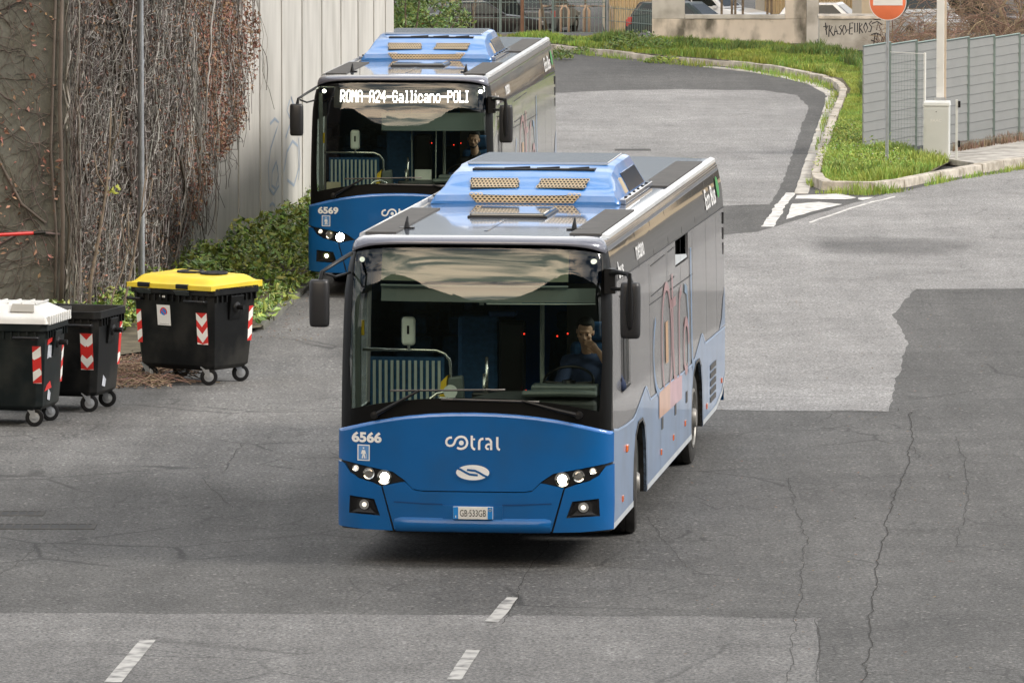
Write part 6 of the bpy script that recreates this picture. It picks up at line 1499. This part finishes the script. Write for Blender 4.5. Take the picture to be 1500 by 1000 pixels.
        us_ = [-1, -.97, -.93, -.88, -.82, -.75, -.68, -.6, -.5, -.25, 0, .25, .5, .6, .68, .75, .82, .88, .93, .97, 1]; vs_ = [-1, -.96, -.91, -.85, -.78, -.7, -.6, -.53, -.45, -.37, -.3, 0, .3, .37, .45, .53, .6, .7, .78, .85, .91, .96, 1]
        def lf_(u, v):
            e1 = min(1, (1-abs(u))/.25); e2 = min(1, (1-abs(v))/.30); s1 = e1*e1*(3-2*e1); s2 = e2*e2*(3-2*e2)
            rib = .008*(1 if (abs(abs(v)-.45) < .08 and abs(u) < .8) else 0)
            return (cx+u*lw, cy+v*ld, z1+.035+.085*s1*s2*(1-.15*u)+.018*(v+1)/2+rib)
        mb.grid(lf_, us_, vs_); 
        rim = [lf_(u, -1) for u in us_]+[lf_(1, v) for v in vs_[1:]]+[lf_(u, 1) for u in us_[::-1][1:]]+[lf_(-1, v) for v in vs_[::-1][1:-1]]
        k = len(rim); V = rim+[(a, b, z1-.02) for a, b, c in rim]; mb.add(V, [(i, (i+1) % k, k+(i+1) % k, k+i) for i in range(k)])
        Ld = mb.build('lid', M['yellow'], e_, angle=50)
        for u in (-.38, .20):
            mb = MB(); a, b, c = cx+u, cy-ld, z1; mb.box(a-.09, b-.02, c-.01, a+.09, b+.03, c+.045); mb.build('lid_clamp', M['black'], e_, bevel=.01)
            mb = MB(); mb.hexa([(a-.10, b+.01, c-.09), (a+.10, b+.01, c-.09), (a+.10, b+.05, c-.09), (a-.10, b+.05, c-.09)], [(a-.10, b-.05, c-.03), (a+.10, b-.05, c-.03), (a+.10, b+.0, c-.03), (a-.10, b+.0, c-.03)]); mb.build('hinge_plate', M['galvd'], e_)
        mb = MB(); 
        for u, r_ in ((-.05, .15), (.30, .15)): mb.lathe([(r_+.02, 0), (r_+.015, .02), (r_, .02), (r_-.02, .005), (0, .004)], 24, 'Z', (cx+u-.1, cy+.12, z1+.135))
        mb.build('filling_ports', M['black'], e_)
    if lid != 'yellow':
        cu = Wd/2-.10
        chev(fface, cu+.02 if lid == 'none' else Wd/2-.03, .15 if lid == 'none' else .10, .50, .42, lid == 'white')
        patch('label_sticker', [(-.14, .52), (.02, .52), (.04, .80), (-.12, .80)], rface, .004, .002, M['oldlabel'], e_); patch('torn_sticker', [(-.20, .30), (-.10, .28), (-.06, .36), (-.16, .42)], rface, .004, .002, M['oldlabel'], e_)
        if lid == 'white':
            patch('poster_sticker', [(-.30, .92), (-.06, .96), (-.06, 1.0), (-.30, .98)], rface, .005, .002, M['sticker_red'], e_); patch('torn_sticker', [(-.32, .40), (-.04, .42), (-.10, .50), (-.22, .47)], rface, .006, .002, M['sticker_red'], e_)
            patch('poster_sticker', [(-.28, .60), (-.12, .58), (-.10, .90), (-.26, .92)], rface, .004, .002, M['oldlabel'], e_)
            chev(rface, Dp/2-.05, .07, .45, .42, True)
        else: chev(rface, Dp/2-.05, .08, .50, .50, True)
    if lid == 'white':
        a, b = wt2/2+.05, dt/2+.04
        mb = MB(); o8 = [(-a, -b), (a, -b), (a, b), (-a, b)]; mid = [(-a*.97, -b*.95), (a*.97, -b*.95), (a*.97, b*.95), (-a*.97, b*.95)]; hi = [(-a*.9, -b*.45), (a*.62, -b*.45), (a*.62, b*.6), (-a*.9, b*.6)]
        V = [(cx+p, cy+q, z1+.003) for p, q in o8]+[(cx+p, cy+q, z1+.07) for p, q in mid]+[(cx+p, cy+q, z1+.20) for p, q in hi]
        mb.add(V, [(i+4*r_, (i+1) % 4+4*r_, (i+1) % 4+4+4*r_, i+4+4*r_) for r_ in (0, 1) for i in range(4)]+[(8, 9, 10, 11)]); mb.build('lid', M['lid_white'], e_, bevel=.02)
        mb = MB(); mb.hexa([(cx+a*.30, cy-b*.78, z1+.125), (cx+a*.72, cy-b*.78, z1+.125), (cx+a*.66, cy-b*.50, z1+.185), (cx+a*.28, cy-b*.50, z1+.19)], [(cx+a*.30, cy-b*.78, z1+.132), (cx+a*.72, cy-b*.78, z1+.132), (cx+a*.66, cy-b*.50, z1+.203), (cx+a*.28, cy-b*.50, z1+.207)]); mb.build('lid_window', M['lidw'], e_)
        mb = MB()
        for k in range(10): y_ = cy-b+.06+k*.09; mb.box(cx+a*.98, y_, z1-.01, cx+a*1.03, y_+.05, z1+.09)
        mb.build('lid_teeth', M['lid_white'], e_, bevel=.006)
        mb = MB()
        for k in range(7): x_ = cx-a*.8+k*.16; mb.box(x_, cy-b*.44, z1+.2, x_+.02, cy+b*.58, z1+.215)
        mb.build('lid_ribs', M['lid_white'], e_)
        patch('dark_badge', disc(-.35, .85, .08, 16, .13), fface, .01, .02, M['black'], e_)
    if lid == 'none':
        mb = MB()
        for u in (-.1,): mb.box(cx+u-.08, cy+dt/2-.06, z1-.12, cx+u+.08, cy+dt/2-.05, z1-.02)
        mb.build('inner_plate', M['galv'], e_)
        mb = MB(); mb.hexa([(cx-wt2/2, cy+dt/2+.04, z1-.75), (cx+wt2/2, cy+dt/2+.04, z1-.75), (cx+wt2/2, cy+dt/2+.08, z1-.75), (cx-wt2/2, cy+dt/2+.08, z1-.75)], [(cx-wt2/2, cy+dt/2+.04, z1+.0), (cx+wt2/2, cy+dt/2+.04, z1), (cx+wt2/2, cy+dt/2+.12, z1), (cx-wt2/2, cy+dt/2+.12, z1)]); pass
    return e_
M['sticker_red'] = pm('reflective red', (.62, .03, .025), .4); M['sticker_white'] = pm('reflective white', (.82, .82, .78), .4)
M['galvd'] = pm('dull hinge', (.10, .12, .12), .5, .4); M['oldlabel'] = pm('old label', (.48, .50, .55), .6, var=.3, scale=8); M['lidw'] = pm('smoky lid window', (.30, .28, .24), .2)
make_bin(309, 566, math.radians(-35), 'yellow', 'black rubbish container with a yellow lid, rightmost of the three', 'bin')
make_bin(139, 605, math.radians(-16), 'none', 'open dark rubbish container without a lid on top, middle of the three', 'bin')
make_bin(60, 626, math.radians(-12), 'white', 'dark green rubbish container with a white lid, leftmost of the three', 'bin_green')

# ------------------------------------------------------------------ parked cars at the back
def make_car(x, D, z, rz, c, label, L_=4.2, W_=1.75, H_=1.5, hatch=1, name='parked_car', lights=True):
    e_ = empty(name, (x, D, z), rz, label, 'car', 'cars parked at the back'); cm = pm('car paint', c, .3, .1, var=.04, coat=.3 if c[0] < .2 else 1, spec=.3); w_ = W_/2
    bz = [(-.5, .62, .72), (-.46, .60, .80), (-.30, .56, .92), (-.14, .55, .98), (.10, .55, .99), (.35, .56, .99), (.46, .60, .96), (.5, .66, .88)]  # front -> rear (y/L, unused, belt)
    mb = MB(); V = []
    for yy, _, bt in bz:
        k = 1-.10*(abs(yy)*2)**5
        V += [(-w_*k*.96, yy*L_, .22), (-w_*k, yy*L_, .45), (-w_*k, yy*L_, .75*bt), (-w_*k*.93, yy*L_, bt*.99), (w_*k*.93, yy*L_, bt*.99), (w_*k, yy*L_, .75*bt), (w_*k, yy*L_, .45), (w_*k*.96, yy*L_, .22)]
    n_ = len(bz); mb.add(V, [(i*8+j, i*8+(j+1) % 8, (i+1)*8+(j+1) % 8, (i+1)*8+j) for i in range(n_-1) for j in range(8)]+[tuple(range(8)), tuple((n_-1)*8+j for j in range(8))])
    mb.build('body', cm, e_, bevel=.04, seg=2, angle=50)
    yf, yr = -.20*L_, (.47 if hatch else .34)*L_; tf, tr_ = -.04*L_, (.38 if hatch else .20)*L_
    b = [(-w_*.90, yf, .955), (w_*.90, yf, .955), (w_*.88, yr, .955), (-w_*.88, yr, .955)]; t = [(-w_*.72, tf, H_), (w_*.72, tf, H_), (w_*.70, tr_, H_-.02), (-w_*.70, tr_, H_-.02)]
    mb = MB(); mb.hexa(b, t); mb.build('cabin', cm, e_, bevel=.05, seg=3)
    def q4(a, b_, c_, d_, i0=.08, i1=.14, off=.012):
        A, B_, C_, D_ = map(Vector, (a, b_, c_, d_)); nn = (B_-A).cross(D_-A).normalized()*off
        f = lambda u, v: (A*(1-u)*(1-v)+B_*u*(1-v)+C_*u*v+D_*(1-u)*v)+nn
        return [f(i0, i1), f(1-i0, i1), f(1-i0*1.2, 1-i1), f(i0*1.2, 1-i1)]
    for nm, q in (('windscreen', (b[0], b[1], t[1], t[0])), ('side_window', (b[1], b[2], t[2], t[1])), ('rear_window', (b[2], b[3], t[3], t[2])), ('side_window', (b[3], b[0], t[0], t[3]))):
        mb = MB(); v4 = q4(*q); mb.add(v4, [(0, 1, 2, 3)]); mb.build(nm, M['carglass'], e_, fix=False)
        if nm == 'side_window':
            mb = MB(); m0 = (Vector(v4[0])+Vector(v4[1]))/2; m1 = (Vector(v4[3])+Vector(v4[2]))/2; mb.tube([m0, m1], .03, 6); mb.build('door_pillar', cm, e_)
    for s in (-1, 1):
        for yy in (-.31*L_, .30*L_):
            q = bpy.data.objects.new('wheel', None); col.objects.link(q); q.parent = e_; q.location = (s*(w_-.10), yy, .31)
            mb = MB(); mb.lathe([(.19, -.1), (.30, -.1), (.315, -.07), (.315, .07), (.30, .1), (.19, .1)], 24, 'X'); mb.build('tyre', M['rubber'], q, angle=40); mb = MB(); mb.lathe([(.2, s*.08), (.18, s*.09), (.05, s*.11), (0, s*.11)], 16, 'X'); mb.build('rim', M['galv'], q, angle=40)
        mb = MB(); mb.box(s*w_*.86-.10, -.487*L_, .60, s*w_*.86+.06, -.455*L_, .74); mb.build('headlight', M['lampglass'], e_, bevel=.02)
        mb = MB(); mb.box(s*w_*.90-.09, .462*L_, .66, s*w_*.90+.045, .492*L_, .92); mb.build('tail_light', M['red'], e_, bevel=.02)
        mb = MB(); mb.box(s*(w_*.95), -.13*L_, .95, s*(w_*.95)+s*.16, -.10*L_, 1.07) if s > 0 else mb.box(-w_*.95-.16, -.13*L_, .95, -w_*.95, -.10*L_, 1.07); mb.build('wing_mirror', cm, e_, bevel=.02)
    mb = MB(); mb.box(-.26, .497*L_, .50, .26, .503*L_, .61); mb.box(-.26, -.503*L_, .36, .26, -.497*L_, .46); mb.build('number_plate', M['plate'], e_)
    mb = MB(); mb.box(-w_*.85, .48*L_, .26, w_*.85, .505*L_, .44); mb.box(-w_*.85, -.505*L_, .24, w_*.85, -.48*L_, .44); mb.build('bumper_trim', M['black'], e_, bevel=.02)
    return e_
M['carglass'] = pm('car window glass', (.012, .016, .016), .08)
zc = ground_z
R_ = math.radians
make_car(X(728, 240), 240, zc(240), R_(150), (.006, .006, .007), 'black tall car seen from behind, beyond the fence above the rear bus', 4.4, 1.9, 1.75)
make_car(X(702, 224), 224, zc(224), R_(98), (.012, .010, .010), 'dark low car side on beside the evergreen shrub at the top left', 4.4, 1.8, 1.42, 0)
make_car(X(800, 250), 250, zc(250), R_(165), (.10, .105, .11), 'grey car right of the black tall car at the back', 4.2, 1.75, 1.5)
make_car(X(1000, 236), 236, zc(236), R_(82), (.010, .011, .015), 'dark hatchback with a red tail light behind the wire fence by the ruined wall', 4.0, 1.75, 1.55)
make_car(X(1012, 230), 230, zc(230), R_(65), (.020, .035, .035), 'dark green car nearest the left side of the wall opening', 4.2, 1.75, 1.45)
make_car(X(1047, 250), 250, zc(250), R_(60), (.70, .72, .75), 'white car seen through the left part of the wall opening', 4.2, 1.75, 1.5)
make_car(X(1222, 235), 235, zc(235), R_(75), (.72, .73, .75), 'white car above the graffiti beam', 4.2, 1.75, 1.5)
make_car(X(1345, 215), 215, zc(215), R_(20), (.40, .42, .44), 'silver van like car half hidden by the bare trees behind the road sign', 4.6, 1.9, 1.95)
make_car(X(1445, 222), 222, zc(222), R_(60), (.05, .05, .055), 'dark car deep behind the bare scrub at the upper right', 4.2, 1.75, 1.5)
